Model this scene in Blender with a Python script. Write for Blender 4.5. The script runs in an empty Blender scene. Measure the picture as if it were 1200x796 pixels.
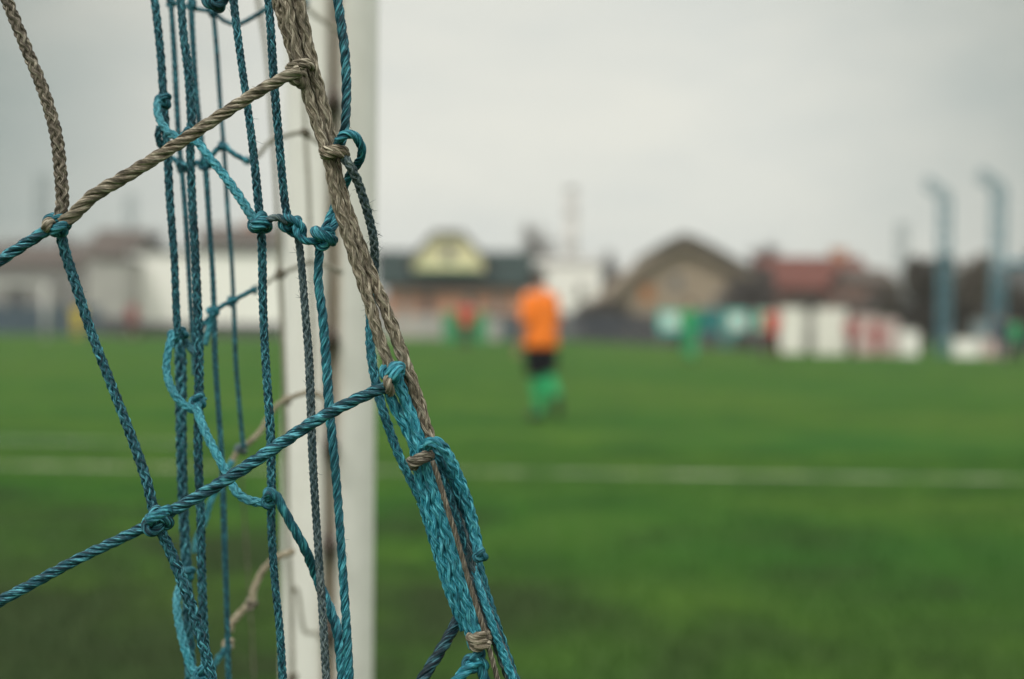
import bpy, math, random
import numpy as np
from mathutils import Matrix, Vector
rng = np.random.default_rng(7)
random.seed(7)
S = bpy.context.scene
COL = S.collection
R = math.radians
PI = math.pi

# ------------------------------------------------------------------ camera
CAM_H = 0.98
F = 1667.0                                    # focal length in photo pixels (1200 wide)
PITCH = math.atan((398 - 389.4) / F)
cd = bpy.data.cameras.new('camera')
cd.sensor_width = 36.0
cd.lens = 50.0
cd.clip_start = 0.02
cd.clip_end = 6000
cd.dof.use_dof = True
cd.dof.focus_distance = 0.572
cd.dof.aperture_fstop = 5.6
cam = bpy.data.objects.new('camera', cd)
COL.objects.link(cam)
M = (Matrix.Translation((0, 0, CAM_H)) @ Matrix.Rotation(R(90) - PITCH, 4, 'X')
     @ Matrix.Rotation(R(0.52), 4, 'Z'))
cam.matrix_world = M
S.camera = cam
M3 = np.array(M.to_3x3())
C0 = np.array([0, 0, CAM_H])


def ray(px, py):
    return M3 @ np.array([(px - 600) / F, (398 - py) / F, -1.0])


def P(px, py, d):                             # point at optical depth d
    return C0 + ray(px, py) * d


def W(px, py, Y):                             # point on the vertical plane y = Y
    r = ray(px, py)
    return C0 + r * (Y / r[1])


def sstep(a, b, x):
    t = np.clip((x - a) / (b - a), 0, 1)
    return t * t * (3 - 2 * t)


def gz(x, y):                                 # the pitch rises a little towards the far left
    return 0.45 * sstep(24, 58, y) * (1 - 0.9 * sstep(2, 16, x))


def G(px, Y):                                 # ground point below photo column px at distance Y
    p = W(px, 390, Y)
    return np.array([p[0], Y, gz(p[0], Y)])


# ------------------------------------------------------------------ tagging helpers
def tag(o, label=None, cat=None, group=None, kind=None):
    if label: o['label'] = label
    if cat: o['category'] = cat
    if group: o['group'] = group
    if kind: o['kind'] = kind
    return o


def empty(name, loc, label=None, cat=None, group=None, rz=0):
    o = bpy.data.objects.new(name, None)
    o.empty_display_size = 0.1
    COL.objects.link(o)
    o.location = loc
    o.rotation_euler = (0, 0, rz)
    return tag(o, label, cat, group)


class MB:
    """collects vertices / faces / uvs and links them as one mesh object"""
    def __init__(s):
        s.v = []; s.f = []; s.uv = []; s.n = 0

    def add(s, v, f, uv=None):
        v = np.asarray(v, float).reshape(-1, 3)
        s.v.append(v)
        s.f += [tuple(int(i) + s.n for i in q) for q in f]
        s.uv.append(np.zeros((len(v), 2)) if uv is None else np.asarray(uv, float))
        s.n += len(v)
        return s

    def box(s, a, b):
        x0, y0, z0 = np.minimum(a, b); x1, y1, z1 = np.maximum(a, b)
        v = [(x0, y0, z0), (x1, y0, z0), (x1, y1, z0), (x0, y1, z0), (x0, y0, z1), (x1, y0, z1), (x1, y1, z1), (x0, y1, z1)]
        f = [(0, 3, 2, 1), (4, 5, 6, 7), (0, 1, 5, 4), (1, 2, 6, 5), (2, 3, 7, 6), (3, 0, 4, 7)]
        return s.add(v, f)

    def prism(s, pts2, axis, a, b):
        """extrude a polygon. axis 'y': pts are (x,z); 'x': pts are (y,z); 'z': pts are (x,y)"""
        n = len(pts2)
        def mk(q, t):
            return {'y': (q[0], t, q[1]), 'x': (t, q[0], q[1]), 'z': (q[0], q[1], t)}[axis]
        v = [mk(q, a) for q in pts2] + [mk(q, b) for q in pts2]
        f = [tuple(range(n)), tuple(range(2 * n - 1, n - 1, -1))]
        f += [(i, (i + 1) % n, n + (i + 1) % n, n + i) for i in range(n)]
        return s.add(v, f)

    def tube(s, pts, rad, n=10, cap=True, squash=None):
        """tapered tube along points; rad scalar / list / list of (rx, ry)"""
        pts = np.asarray(pts, float)
        T, A, B = frames(pts)
        N = len(pts)
        rad = [rad] * N if np.isscalar(rad) else list(rad)
        vs = []
        for i in range(N):
            r = rad[i]
            ra, rb = (r, r) if np.isscalar(r) else r
            for k in range(n):
                t = 2 * PI * k / n
                vs.append(pts[i] + A[i] * ra * math.cos(t) + B[i] * rb * math.sin(t))
        f = []
        for i in range(N - 1):
            for k in range(n):
                k2 = (k + 1) % n
                f.append((i * n + k, i * n + k2, (i + 1) * n + k2, (i + 1) * n + k))
        if cap:
            f.append(tuple(range(n - 1, -1, -1)))
            f.append(tuple((N - 1) * n + k for k in range(n)))
        return s.add(vs, f)

    def build(s, name, mat, parent=None, smooth=False, origin=None):
        me = bpy.data.meshes.new(name)
        v = np.concatenate(s.v) if s.v else np.zeros((0, 3))
        if parent is not None:
            v = v - np.array(parent_origin(parent))
        elif origin is not None:
            v = v - np.array(origin)
        me.from_pydata([tuple(q) for q in v], [], s.f)
        uv = np.concatenate(s.uv)
        if np.any(uv):
            lay = me.uv_layers.new(name='UVMap')
            li = np.zeros(len(me.loops), dtype=np.int32)
            me.loops.foreach_get('vertex_index', li)
            lay.data.foreach_set('uv', uv[li].ravel())
        if smooth:
            me.polygons.foreach_set('use_smooth', np.ones(len(me.polygons), dtype=bool))
        me.validate()
        me.materials.append(mat)
        o = bpy.data.objects.new(name, me)
        COL.objects.link(o)
        if parent is not None:
            o.parent = parent
        elif origin is not None:
            o.location = origin
        return o


def parent_origin(p):
    o = Vector((0, 0, 0))
    while p is not None:
        o = o + p.location
        p = p.parent
    return o


def frames(pts):
    pts = np.asarray(pts, float)
    T = np.gradient(pts, axis=0)
    T /= np.linalg.norm(T, axis=1)[:, None] + 1e-12
    A = np.zeros_like(pts)
    ref = np.array([0, 1.0, 0]) if abs(T[0][1]) < 0.9 else np.array([1.0, 0, 0])
    a = ref - T[0] * (ref @ T[0]); A[0] = a / np.linalg.norm(a)
    for i in range(1, len(pts)):
        a = A[i - 1] - T[i] * (A[i - 1] @ T[i])
        A[i] = a / (np.linalg.norm(a) + 1e-12)
    return T, A, np.cross(T, A)


def spline(pts, step, closed=False):
    """Catmull-Rom through the points, resampled to equal steps"""
    p = np.asarray(pts, float)
    if len(p) == 2:
        q = np.linspace(p[0], p[1], 24)
    else:
        if closed:
            e = np.vstack([p[-1], p, p[0], p[1]]); m = len(p)
        else:
            e = np.vstack([2 * p[0] - p[1], p, 2 * p[-1] - p[-2]]); m = len(p) - 1
        out = []
        t = np.linspace(0, 1, 24, endpoint=False)[:, None]
        for i in range(m):
            a, b, c, d = e[i], e[i + 1], e[i + 2], e[i + 3]
            out.append(0.5 * (2 * b + (c - a) * t + (2 * a - 5 * b + 4 * c - d) * t ** 2 + (3 * b - a - 3 * c + d) * t ** 3))
        out.append(p[:1] if closed else p[-1:])
        q = np.vstack(out)
    L = np.concatenate([[0], np.cumsum(np.linalg.norm(np.diff(q, axis=0), axis=1))])
    n = max(4, int(L[-1] / step) + 1)
    s = np.linspace(0, L[-1], n)
    return np.stack([np.interp(s, L, q[:, k]) for k in range(3)], 1)


# ------------------------------------------------------------------ materials
def nmat(name):
    m = bpy.data.materials.new(name)
    m.use_nodes = True
    nt = m.node_tree
    b = nt.nodes['Principled BSDF']
    return m, nt, b


def noise(nt, scale, detail=4, rough=0.55, vec=None, dist=0.0):
    n = nt.nodes.new('ShaderNodeTexNoise')
    n.inputs['Scale'].default_value = scale
    n.inputs['Detail'].default_value = detail
    n.inputs['Roughness'].default_value = rough
    n.inputs['Distortion'].default_value = dist
    if vec is not None: nt.links.new(vec, n.inputs['Vector'])
    return n.outputs['Fac']


def ramp(nt, fac, stops):
    r = nt.nodes.new('ShaderNodeValToRGB')
    el = r.color_ramp.elements
    while len(el) < len(stops): el.new(0.5)
    for e, (p, c) in zip(el, stops):
        e.position = p
        e.color = (c, c, c, 1) if np.isscalar(c) else (*c, 1)
    nt.links.new(fac, r.inputs['Fac'])
    return r.outputs['Color']


def mix(nt, fac, a, b, mode='MIX'):
    m = nt.nodes.new('ShaderNodeMix')
    m.data_type = 'RGBA'
    m.blend_type = mode
    for sock, val in ((m.inputs[0], fac), (m.inputs[6], a), (m.inputs[7], b)):
        if isinstance(val, bpy.types.NodeSocket): nt.links.new(val, sock)
        elif np.isscalar(val): sock.default_value = val
        else: sock.default_value = (*val, 1)
    return m.outputs[2]


def math_n(nt, op, a, b=None, c=None):
    m = nt.nodes.new('ShaderNodeMath')
    m.operation = op
    for i, v in enumerate((a, b, c)):
        if v is None: continue
        if isinstance(v, bpy.types.NodeSocket): nt.links.new(v, m.inputs[i])
        else: m.inputs[i].default_value = v
    return m.outputs[0]


def coord(nt, which='Object', scale=(1, 1, 1)):
    t = nt.nodes.new('ShaderNodeTexCoord')
    mp = nt.nodes.new('ShaderNodeMapping')
    mp.inputs['Scale'].default_value = scale
    nt.links.new(t.outputs[which], mp.inputs['Vector'])
    return mp.outputs['Vector']


def bump(nt, b, h, strength, dist=0.01):
    n = nt.nodes.new('ShaderNodeBump')
    n.inputs['Strength'].default_value = strength
    n.inputs['Distance'].default_value = dist
    nt.links.new(h, n.inputs['Height'])
    nt.links.new(n.outputs['Normal'], b.inputs['Normal'])


def surf(name, col, col2=None, scale=3.0, rough=0.8, amount=0.35, spec=0.3, stretch=(1, 1, 1), bmp=0.0, metal=0.0):
    """a plain weathered surface: colour broken up by two noises"""
    m, nt, b = nmat(name)
    v = coord(nt, 'Object', stretch)
    n1 = noise(nt, scale, 6, 0.6, v)
    n2 = noise(nt, scale * 7, 3, 0.6, v)
    col2 = col2 or tuple(c * 0.62 for c in col)
    f = math_n(nt, 'ADD', math_n(nt, 'MULTIPLY', n1, 0.65), math_n(nt, 'MULTIPLY', n2, 0.35))
    r = ramp(nt, f, [(0.5 - amount * 0.4, col2), (0.5 + amount * 0.4, col)])
    nt.links.new(r, b.inputs['Base Color'])
    b.inputs['Roughness'].default_value = rough
    b.inputs['Specular IOR Level'].default_value = spec
    b.inputs['Metallic'].default_value = metal
    if bmp: bump(nt, b, n2, bmp)
    return m


def brick_mat(name, c1, c2, mortar, scale):
    m, nt, b = nmat(name)
    v = coord(nt, 'Object', (1, 1, 1))
    # bricks are laid on the x-z wall plane
    sep = nt.nodes.new('ShaderNodeSeparateXYZ'); nt.links.new(v, sep.inputs[0])
    cmb = nt.nodes.new('ShaderNodeCombineXYZ')
    nt.links.new(math_n(nt, 'ADD', sep.outputs[0], sep.outputs[1]), cmb.inputs[0])
    nt.links.new(sep.outputs[2], cmb.inputs[1])
    t = nt.nodes.new('ShaderNodeTexBrick')
    nt.links.new(cmb.outputs[0], t.inputs['Vector'])
    t.inputs['Color1'].default_value = (*c1, 1); t.inputs['Color2'].default_value = (*c2, 1)
    t.inputs['Mortar'].default_value = (*mortar, 1); t.inputs['Scale'].default_value = scale
    nt.links.new(mix(nt, 0.5, t.outputs['Color'], ramp(nt, noise(nt, 0.8, 5, 0.6, v), [(0.3, 0.55), (0.7, 1.0)]), 'MULTIPLY'), b.inputs['Base Color'])
    b.inputs['Roughness'].default_value = 0.9
    return m


def tile_mat(name, c1, c2, freq=5.0):
    m, nt, b = nmat(name)
    v = coord(nt, 'Object')
    w = nt.nodes.new('ShaderNodeTexWave')
    w.inputs['Scale'].default_value = freq; w.inputs['Distortion'].default_value = 1.0
    nt.links.new(v, w.inputs['Vector'])
    n = noise(nt, 1.2, 5, 0.65, v)
    f = math_n(nt, 'ADD', math_n(nt, 'MULTIPLY', w.outputs['Fac'], 0.25), math_n(nt, 'MULTIPLY', n, 0.8))
    nt.links.new(ramp(nt, f, [(0.3, c2), (0.75, c1)]), b.inputs['Base Color'])
    b.inputs['Roughness'].default_value = 0.9
    b.inputs['Specular IOR Level'].default_value = 0.12
    bump(nt, b, w.outputs['Fac'], 0.5, 0.05)
    return m


def rope_mat(name, base, dark, light, fade=None, fade_amt=0.0, rough=0.5):
    """plastic rope: streaks of yarn running along each strand (UV: u metres*100, v strand+turn)"""
    m, nt, b = nmat(name)
    u = coord(nt, 'UV', (2.2, 7.0, 1))
    fine = noise(nt, 1.0, 3, 0.6, u)
    u2 = coord(nt, 'UV', (0.55, 1.0, 1))
    tone = noise(nt, 2.2, 3, 0.6, u2)
    o = coord(nt, 'Object', (1, 1, 1))
    big = noise(nt, 28, 4, 0.6, o)
    grime = noise(nt, 160, 4, 0.65, o)
    f = math_n(nt, 'ADD', math_n(nt, 'MULTIPLY', fine, 0.62), math_n(nt, 'MULTIPLY', tone, 0.38))
    c = ramp(nt, f, [(0.40, dark), (0.50, base), (0.59, light)])
    c = mix(nt, ramp(nt, grime, [(0.52, 0.0), (0.72, 0.55)]), c, tuple(x * 0.35 + 0.006 for x in dark))
    if fade:
        c = mix(nt, math_n(nt, 'MULTIPLY', ramp(nt, big, [(0.42, 0.0), (0.62, 1.0)]), fade_amt), c, fade)
    nt.links.new(c, b.inputs['Base Color'])
    nt.links.new(ramp(nt, fine, [(0.3, rough + 0.18), (0.7, rough - 0.08)]), b.inputs['Roughness'])
    b.inputs['Specular IOR Level'].default_value = 0.28
    bump(nt, b, fine, 0.8, 0.0008)
    return m


RM = {
    'teal':  rope_mat('teal_cord', (0.009, 0.115, 0.160), (0.0015, 0.024, 0.040), (0.085, 0.40, 0.47), (0.02, 0.085, 0.11), 0.4),
    'teal_bright': rope_mat('bright_teal_cord', (0.014, 0.205, 0.280), (0.003, 0.055, 0.082), (0.13, 0.53, 0.62), (0.03, 0.14, 0.18), 0.3),
    'teal_pale': rope_mat('pale_teal_cord', (0.03, 0.24, 0.30), (0.010, 0.11, 0.145), (0.12, 0.43, 0.50), (0.07, 0.21, 0.24), 0.4),
    'teal_dark': rope_mat('dark_teal_cord', (0.005, 0.062, 0.088), (0.001, 0.013, 0.021), (0.095, 0.38, 0.45), (0.012, 0.045, 0.06), 0.35),
    'navy':  rope_mat('navy_cord', (0.004, 0.020, 0.030), (0.0015, 0.006, 0.010), (0.05, 0.15, 0.18)),
    'grey':  rope_mat('grey_blue_cord', (0.062, 0.100, 0.110), (0.012, 0.022, 0.027), (0.24, 0.29, 0.285), (0.02, 0.065, 0.08), 0.4, 0.7),
    'taupe': rope_mat('taupe_cord', (0.185, 0.152, 0.105), (0.035, 0.027, 0.018), (0.50, 0.45, 0.345), (0.13, 0.12, 0.085), 0.4, 0.68),
    'taupe_dark': rope_mat('dark_taupe_cord', (0.130, 0.108, 0.080), (0.026, 0.021, 0.015), (0.37, 0.335, 0.26), (0.09, 0.082, 0.062), 0.4, 0.7),
    'pale': rope_mat('pale_worn_cord', (0.30, 0.28, 0.22), (0.19, 0.18, 0.14), (0.40, 0.38, 0.31), (0.2, 0.21, 0.16), 0.4, 0.75),
    'beige': rope_mat('beige_cord', (0.36, 0.30, 0.21), (0.16, 0.13, 0.09), (0.55, 0.49, 0.37), (0.2, 0.19, 0.14), 0.3, 0.75),
    'core':  surf('cord_core', (0.006, 0.014, 0.018), scale=200, rough=0.9),
}


# ------------------------------------------------------------------ rope geometry
def rope(mb, path, r, kind='braid', pitch=None, ns=8, vofs=0.0, taper=None):
    """adds real twisted or braided strands that follow the path. r is the outer radius"""
    path = np.asarray(path)
    T, A, B = frames(path)
    seg = np.linalg.norm(np.diff(path, axis=0), axis=1)
    s = np.concatenate([[0], np.cumsum(seg)])
    N = len(path)
    rr_s = np.ones(N) if taper is None else np.asarray(taper)
    # a used cord is never perfectly even
    wob = 1 + 0.05 * np.sin(s / (r * 9.0) + vofs * 5) + 0.04 * np.sin(s / (r * 23.0) + vofs)
    rs = r * rr_s * wob
    strands = []
    if kind == 'laid':
        p = (pitch or 3.6) * 2 * r
        for i in range(3):
            th = 2 * PI * s / p + i * 2 * PI / 3 + vofs
            strands.append((th, 0.50 * rs, 0.50 * rs, 0.60 * rs, i))
    elif kind == 'braid':
        p = (pitch or 4.8) * 2 * r
        t = 2 * PI * s / p
        a = 0.14 * rs * np.cos(4 * t)
        for i in range(4):
            strands.append((t + i * PI / 2 + vofs, 0.66 * rs + a, 0.24 * rs, 0.36 * rs, i))
            strands.append((-t + i * PI / 2 + vofs, 0.66 * rs - a, 0.24 * rs, 0.36 * rs, i + 4))
    ns = 18 if (kind == 'laid' and r > 0.0012) else 9
    ph = np.arange(ns) * 2 * PI / ns
    base_f = None
    for th, rho, rad, tan, idx in strands:
        er = A * np.cos(th)[:, None] + B * np.sin(th)[:, None]
        et = -A * np.sin(th)[:, None] + B * np.cos(th)[:, None]
        cen = path + er * rho[:, None]
        rg = 1 + (0.11 if kind == 'laid' else 0.06) * np.cos((5 if kind == 'laid' else 3) * ph[None, :] + s[:, None] / r * 0.8 + idx)
        v = (cen[:, None, :] + er[:, None, :] * (rad[:, None] * rg * np.cos(ph))[:, :, None]
             + et[:, None, :] * (tan[:, None] * rg * np.sin(ph))[:, :, None])
        uv = np.stack([np.repeat(s[:, None] * 100 + vofs * 13, ns, 1), np.tile(idx * 1.37 + ph / (2 * PI) + vofs, (N, 1))], 2)
        if base_f is None:
            i = np.arange(N - 1)[:, None] * ns; k = np.arange(ns)[None, :]; k2 = (k + 1) % ns
            base_f = np.stack([i + k, i + k2, i + ns + k2, i + ns + k], 2).reshape(-1, 4).tolist()
            base_f.append(list(range(ns - 1, -1, -1))); base_f.append([(N - 1) * ns + j for j in range(ns)])
        mb.add(v.reshape(-1, 3), base_f, uv.reshape(-1, 2))
    # fill
    if kind == 'braid':
        v = path[:, None, :] + A[:, None, :] * (0.62 * rs[:, None] * np.cos(ph))[:, :, None] + B[:, None, :] * (0.62 * rs[:, None] * np.sin(ph))[:, :, None]
        uv = np.stack([np.repeat(s[:, None] * 100, ns, 1), np.tile(0.02 * np.cos(ph), (N, 1))], 2)
        mb.add(v.reshape(-1, 3), base_f, uv.reshape(-1, 2))


def fuzz(mb, path, r, n, length=0.004, seed=0):
    """stray fibres standing off a frayed cord"""
    g = np.random.default_rng(seed)
    T, A, B = frames(path)
    for _ in range(n):
        i = g.integers(1, len(path) - 1)
        th = g.uniform(0, 2 * PI)
        er = A[i] * math.cos(th) + B[i] * math.sin(th)
        d = er * g.uniform(0.5, 1) + T[i] * g.uniform(-1, 1)
        d /= np.linalg.norm(d)
        L = length * g.uniform(0.25, 1.0)
        p0 = path[i] + er * r * 0.8
        p1 = p0 + d * L * 0.55
        p2 = p1 + (d + er * g.uniform(-0.6, 0.6) + T[i] * g.uniform(-0.5, 0.5)) * L * 0.4
        w = 0.00007
        mb.tube([p0, p1, p2], [w, w * 0.9, w * 0.4], 4)


NET_D = 0.572
MM = NET_D / F                                # metres per photo pixel at the net
net = empty('goal_net', P(330, 700, 0.62) * np.array([1, 1, 0]),
            'teal and faded taupe knotted goal net hanging in close-up beside the white post', 'net')
nseed = [0]


def cord(pts, wpx, d, mat, kind='braid', pitch=None, label=None, name='cord', fz=0, parent=None, step=0.0006, fl=0.004):
    """a cord traced through (x, y[, depth]) and given its own real depth and thickness"""
    nseed[0] += 1
    q = [P(p[0], p[1], p[2] if len(p) > 2 else d) for p in pts]
    path = spline(q, step)
    r = wpx / 2 * d / F
    mb = MB()
    rope(mb, path, r, kind, pitch, vofs=nseed[0] * 0.73)
    if not fz and d < 0.61:
        fz, fl = int(len(path) / 45), 0.0022
    if fz: fuzz(mb, path, r, fz, fl, nseed[0])
    o = mb.build(name, RM[mat], parent or net, smooth=True)
    if label: o['label'] = label
    return o


def knot(px, py, d, size, mat, rot=0.0, tilt=0.4, squash=0.8, rk=0.155, kind='laid', label=None, parent=None, aspect=1.0):
    """a pulled-tight overhand knot (a trefoil of real cord), size in photo pixels"""
    nseed[0] += 1
    sz = size * d / F
    s = sz / (6 + 2 * rk * 8.6 / 1.3 * 0.65)
    t = np.linspace(0, 2 * PI, 40, endpoint=False)
    loc = np.stack([np.sin(t) + 2 * np.sin(2 * t), np.cos(t) - 2 * np.cos(2 * t), -np.sin(3 * t) * 1.5 * squash], 1) * s
    loc[:, 1] *= aspect
    Rm = np.array((Matrix.Rotation(rot, 3, 'Z') @ Matrix.Rotation(tilt, 3, 'X')))
    loc = loc @ Rm.T
    wpts = P(px, py, d) + loc @ M3.T
    path = spline(wpts, 0.0004, closed=True)
    mb = MB()
    rope(mb, path, sz * rk, kind, 4.0, vofs=nseed[0] * 0.9)
    o = mb.build('knot', RM[mat], parent or net, smooth=True)
    if label: o['label'] = label
    return o


def wrap(px, py, d, ang, wid, length, mat, turns=2.0, rk=None, depth=None, name='binding', label=None, slant=0.0, parent=None):
    """turns of cord bound round a rope; ang = direction of the rope in the photo (degrees, y down)"""
    nseed[0] += 1
    k = d / F
    a = wid / 2 * k
    b = (depth or wid) / 2 * k
    L = length * k
    r = (rk if rk else length / turns / 2 * 1.05) * k
    t = np.linspace(0, 2 * PI * turns, int(28 * turns))
    ax = M3 @ np.array([math.cos(R(ang)), -math.sin(R(ang)), 0])
    sd = M3 @ np.array([-math.sin(R(ang)), -math.cos(R(ang)), 0])
    dp = M3 @ np.array([0, 0, 1.0])
    c = P(px, py, d)
    pts = (c + np.outer(np.cos(t) * (a - r * 0.6), sd) + np.outer(np.sin(t) * b, dp)
           + np.outer((t / t[-1] - 0.5) * (L - 2 * r) + slant * k * np.cos(t), ax))
    mb = MB()
    rope(mb, spline(pts, 0.0004), r, 'laid', 4.0, vofs=nseed[0])
    o = mb.build(name, RM[mat], parent or net, smooth=True)
    if label: o['label'] = label
    return o


# --- the near mesh (in focus)
cord([(2, -18), (8, 0), (30, 55), (52, 110), (66, 160), (71, 205), (73, 235), (70, 256)], 15, 0.562, 'taupe_dark', 'braid', 4.6, 'faded taupe cord')
cord([(72, 262), (88, 250), (110, 229), (150, 205), (200, 174), (250, 141), (300, 109), (335, 90), (352, 82)], 15, 0.560, 'taupe', 'laid', 4.4, 'faded taupe cord')
cord([(66, 263), (45, 276), (20, 292), (-14, 314)], 14, 0.566, 'teal_dark', 'laid', 4.4)
cord([(70, 268), (76, 295), (89, 335), (107, 390), (130, 450), (155, 515), (172, 565), (182, 608)], 13, 0.568, 'teal_dark', 'braid', 4.6, fz=12)
cord([(186, 610), (200, 600), (225, 586), (270, 559), (320, 526), (370, 493), (420, 467), (456, 452)], 15, 0.566, 'teal_dark', 'laid', 4.2, fz=26, fl=0.003)
cord([(184, 612), (165, 620), (140, 632), (90, 656), (40, 683), (-14, 712)], 14, 0.564, 'teal_dark', 'laid', 4.2, fz=10, fl=0.002)
cord([(184, 612), (190, 626), (200, 647), (212, 677), (224, 710), (235, 745), (246, 785), (251, 808)], 14, 0.566, 'teal_dark', 'braid', 4.6, fz=8)
knot(68, 262, 0.563, 31, 'teal', 0.3, 0.5, 0.8, 0.16)
wrap(57, 264, 0.5585, 20, 15, 13, 'taupe', 1.6, name='binding', label='worn taupe turn of cord in a teal knot')
wrap(71, 268, 0.5605, 68, 24, 12, 'teal', 1.4, slant=2)
knot(184, 611, 0.563, 36, 'teal_dark', 1.2, 0.5, 0.8, 0.15)
wrap(186, 603, 0.5595, 75, 30, 15, 'teal', 1.5, slant=3)

# --- the gathered taupe border rope
T1 = [(332, -14), (343, 40), (352, 80), (363, 120), (378, 165), (387, 195), (395, 235), (407, 275), (420, 315), (433, 355), (443, 392), (454, 422), (459, 436)]
T2 = [(347, -14), (357, 35), (367, 80), (378, 120), (387, 158), (392, 190), (401, 225), (413, 262), (429, 305), (447, 350), (463, 392), (477, 432), (490, 470), (500, 505), (507, 522)]
T3 = [(320, -14), (333, 30), (344, 65), (350, 84), (353, 100)]
br = empty('border_rope', (0, 0, 0)); br.parent = net; br['label'] = 'thick faded taupe rope of several strands bundled together'
cord(T1, 15.5, 0.566, 'taupe', 'braid', 8.5, name='strand', parent=br, fz=14, fl=0.0025)
cord(T2, 15.5, 0.569, 'taupe', 'braid', 8.5, name='strand', parent=br, fz=14, fl=0.0025)
cord(T3, 15, 0.569, 'taupe', 'braid', 6.0, name='strand', parent=br)
cord([(338, -14), (349, 38), (360, 80), (371, 120), (383, 160), (390, 192)], 13, 0.574, 'taupe', 'braid', 6.0, name='strand', parent=br)
wrap(352, 80, 0.566, 72, 32, 17, 'taupe', 2.0, depth=34, label='taupe cord end hitched round the border rope')
knot(350, 93, 0.5625, 22, 'taupe', 0.4, 0.4, 0.7, 0.19)
wrap(392, 180, 0.566, 70, 30, 19, 'taupe', 1.8, depth=30, slant=-3, label='taupe cord tied round the border rope')

# --- hanging cords behind the near mesh
cord([(179, -14), (183, 15), (188, 62), (191, 105), (193, 135), (195, 165), (197, 195), (199, 235), (204, 300), (206, 350), (208, 392)], 10.5, 0.632, 'teal_dark', 'braid', 5.6)
cord([(207, 385), (211, 410), (212, 445), (212, 480), (213, 540), (215, 600), (217, 640), (219, 680), (221, 740), (224, 808)], 14, 0.660, 'teal_dark', 'braid', 5.6)
cord([(211, -14), (215, 40), (221, 90), (224, 140), (223, 180), (225, 230), (229, 300), (232, 370), (233, 410), (233, 470), (232, 530), (235, 600), (236, 660), (238, 720), (241, 780), (243, 808)], 11, 0.625, 'teal_dark', 'braid', 5.6)
cord([(272, -14), (277, 30), (283, 75), (290, 125), (297, 180), (302, 230), (305, 262), (307, 290), (308, 350), (310, 400), (313, 450), (317, 510), (318, 570), (318, 620), (322, 680), (328, 740), (332, 808)], 10.5, 0.592, 'teal_dark', 'braid', 5.6, fz=8)
cord([(313, -14), (317, 30), (320, 80), (323, 120), (327, 165), (331, 210), (335, 245), (341, 263)], 10.5, 0.586, 'teal_dark', 'braid', 5.6)
cord([(344, 262), (350, 283), (354, 320), (358, 370), (362, 420), (364, 470), (366, 530), (370, 600), (374, 660), (378, 720), (383, 808)], 10, 0.588, 'grey', 'braid', 5.6, 'greyed fraying cord', fz=50, fl=0.0032)
cord([(394, -14), (400, 30), (404, 60), (406, 100), (405, 140), (402, 160), (398, 172)], 11, 0.582, 'teal_dark', 'laid', 4.6)
cord([(376, 280), (374, 300), (373, 330), (378, 370), (382, 420), (386, 480), (392, 540), (397, 600), (401, 660), (405, 720), (410, 808)], 11, 0.584, 'teal', 'laid', 4.6, fz=22)
# loop round the border rope
cord([(396, 172, .572), (398, 163, .562), (408, 157, .560), (419, 163, .562), (424, 178, .566), (419, 192, .572), (411, 202, .578), (402, 222, .585), (393, 240, .586), (385, 258, .584), (378, 276, .580)], 10.5, 0.570, 'teal', 'laid', 4.4)
cord([(401, 232, .588), (396, 250, .586), (391, 265, .582), (383, 278, .580)], 10, 0.586, 'teal', 'laid', 4.4)
cord([(399, 178, .566), (405, 187, .564), (412, 198, .565), (420, 215, .569), (428, 240, .573), (434, 262, .577), (438, 282, .58), (439, 310, .584), (436, 345, .588), (434, 372, .588)], 12, 0.570, 'grey', 'braid', 4.6, 'greyed fraying cord', fz=90, fl=0.0034)
cord([(435, 345, .588), (434, 375, .586), (434, 402, .584), (437, 430, .582), (445, 468, .580), (455, 500, .578), (466, 530, .577), (479, 558, .577), (494, 588, .577)], 12, 0.582, 'teal', 'braid', 5.6, fz=8)
# connecting row of knots
cord([(190, 116, .624), (184, 124, .618), (187, 140, .614), (197, 154, .61), (212, 163, .606), (230, 166, .602), (245, 184, .598), (262, 205, .594), (280, 230, .590), (294, 252, .586), (303, 264, .584)], 11, 0.600, 'teal_pale', 'braid', 6.0)
knot(192, 118, 0.622, 20, 'teal', 0.4, 0.5, 0.8, 0.2)
cord([(187, 148, .63), (185, 158, .63), (188, 170, .632), (195, 176, .634)], 9, 0.63, 'teal_dark', 'braid')
knot(220, 158, 0.618, 17, 'teal', 1.1, 0.5, 0.8, 0.2)
knot(305, 262, 0.586, 27, 'teal', 0.9, 0.5, 0.7, 0.17)
wrap(306, 263, 0.5835, 70, 22, 18, 'teal', 1.5)
cord([(306, 264, .582), (316, 257, .581), (327, 255, .581), (338, 261, .581)], 8.5, 0.582, 'grey', 'laid')
knot(341, 264, 0.584, 28, 'teal', 0.2, 0.5, 0.7, 0.16)
cord([(333, 254, .581), (344, 258, .578), (354, 266, .578), (355, 280, .58)], 9.5, 0.580, 'teal', 'laid')
cord([(346, 265, .579), (350, 276, .577), (358, 282, .577), (368, 283, .578), (376, 280, .579)], 10, 0.580, 'teal', 'laid')
knot(378, 278, 0.580, 30, 'teal_bright', 2.0, 0.5, 0.7, 0.15)
wrap(380, 277, 0.577, 115, 30, 15, 'teal', 1.6)
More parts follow.
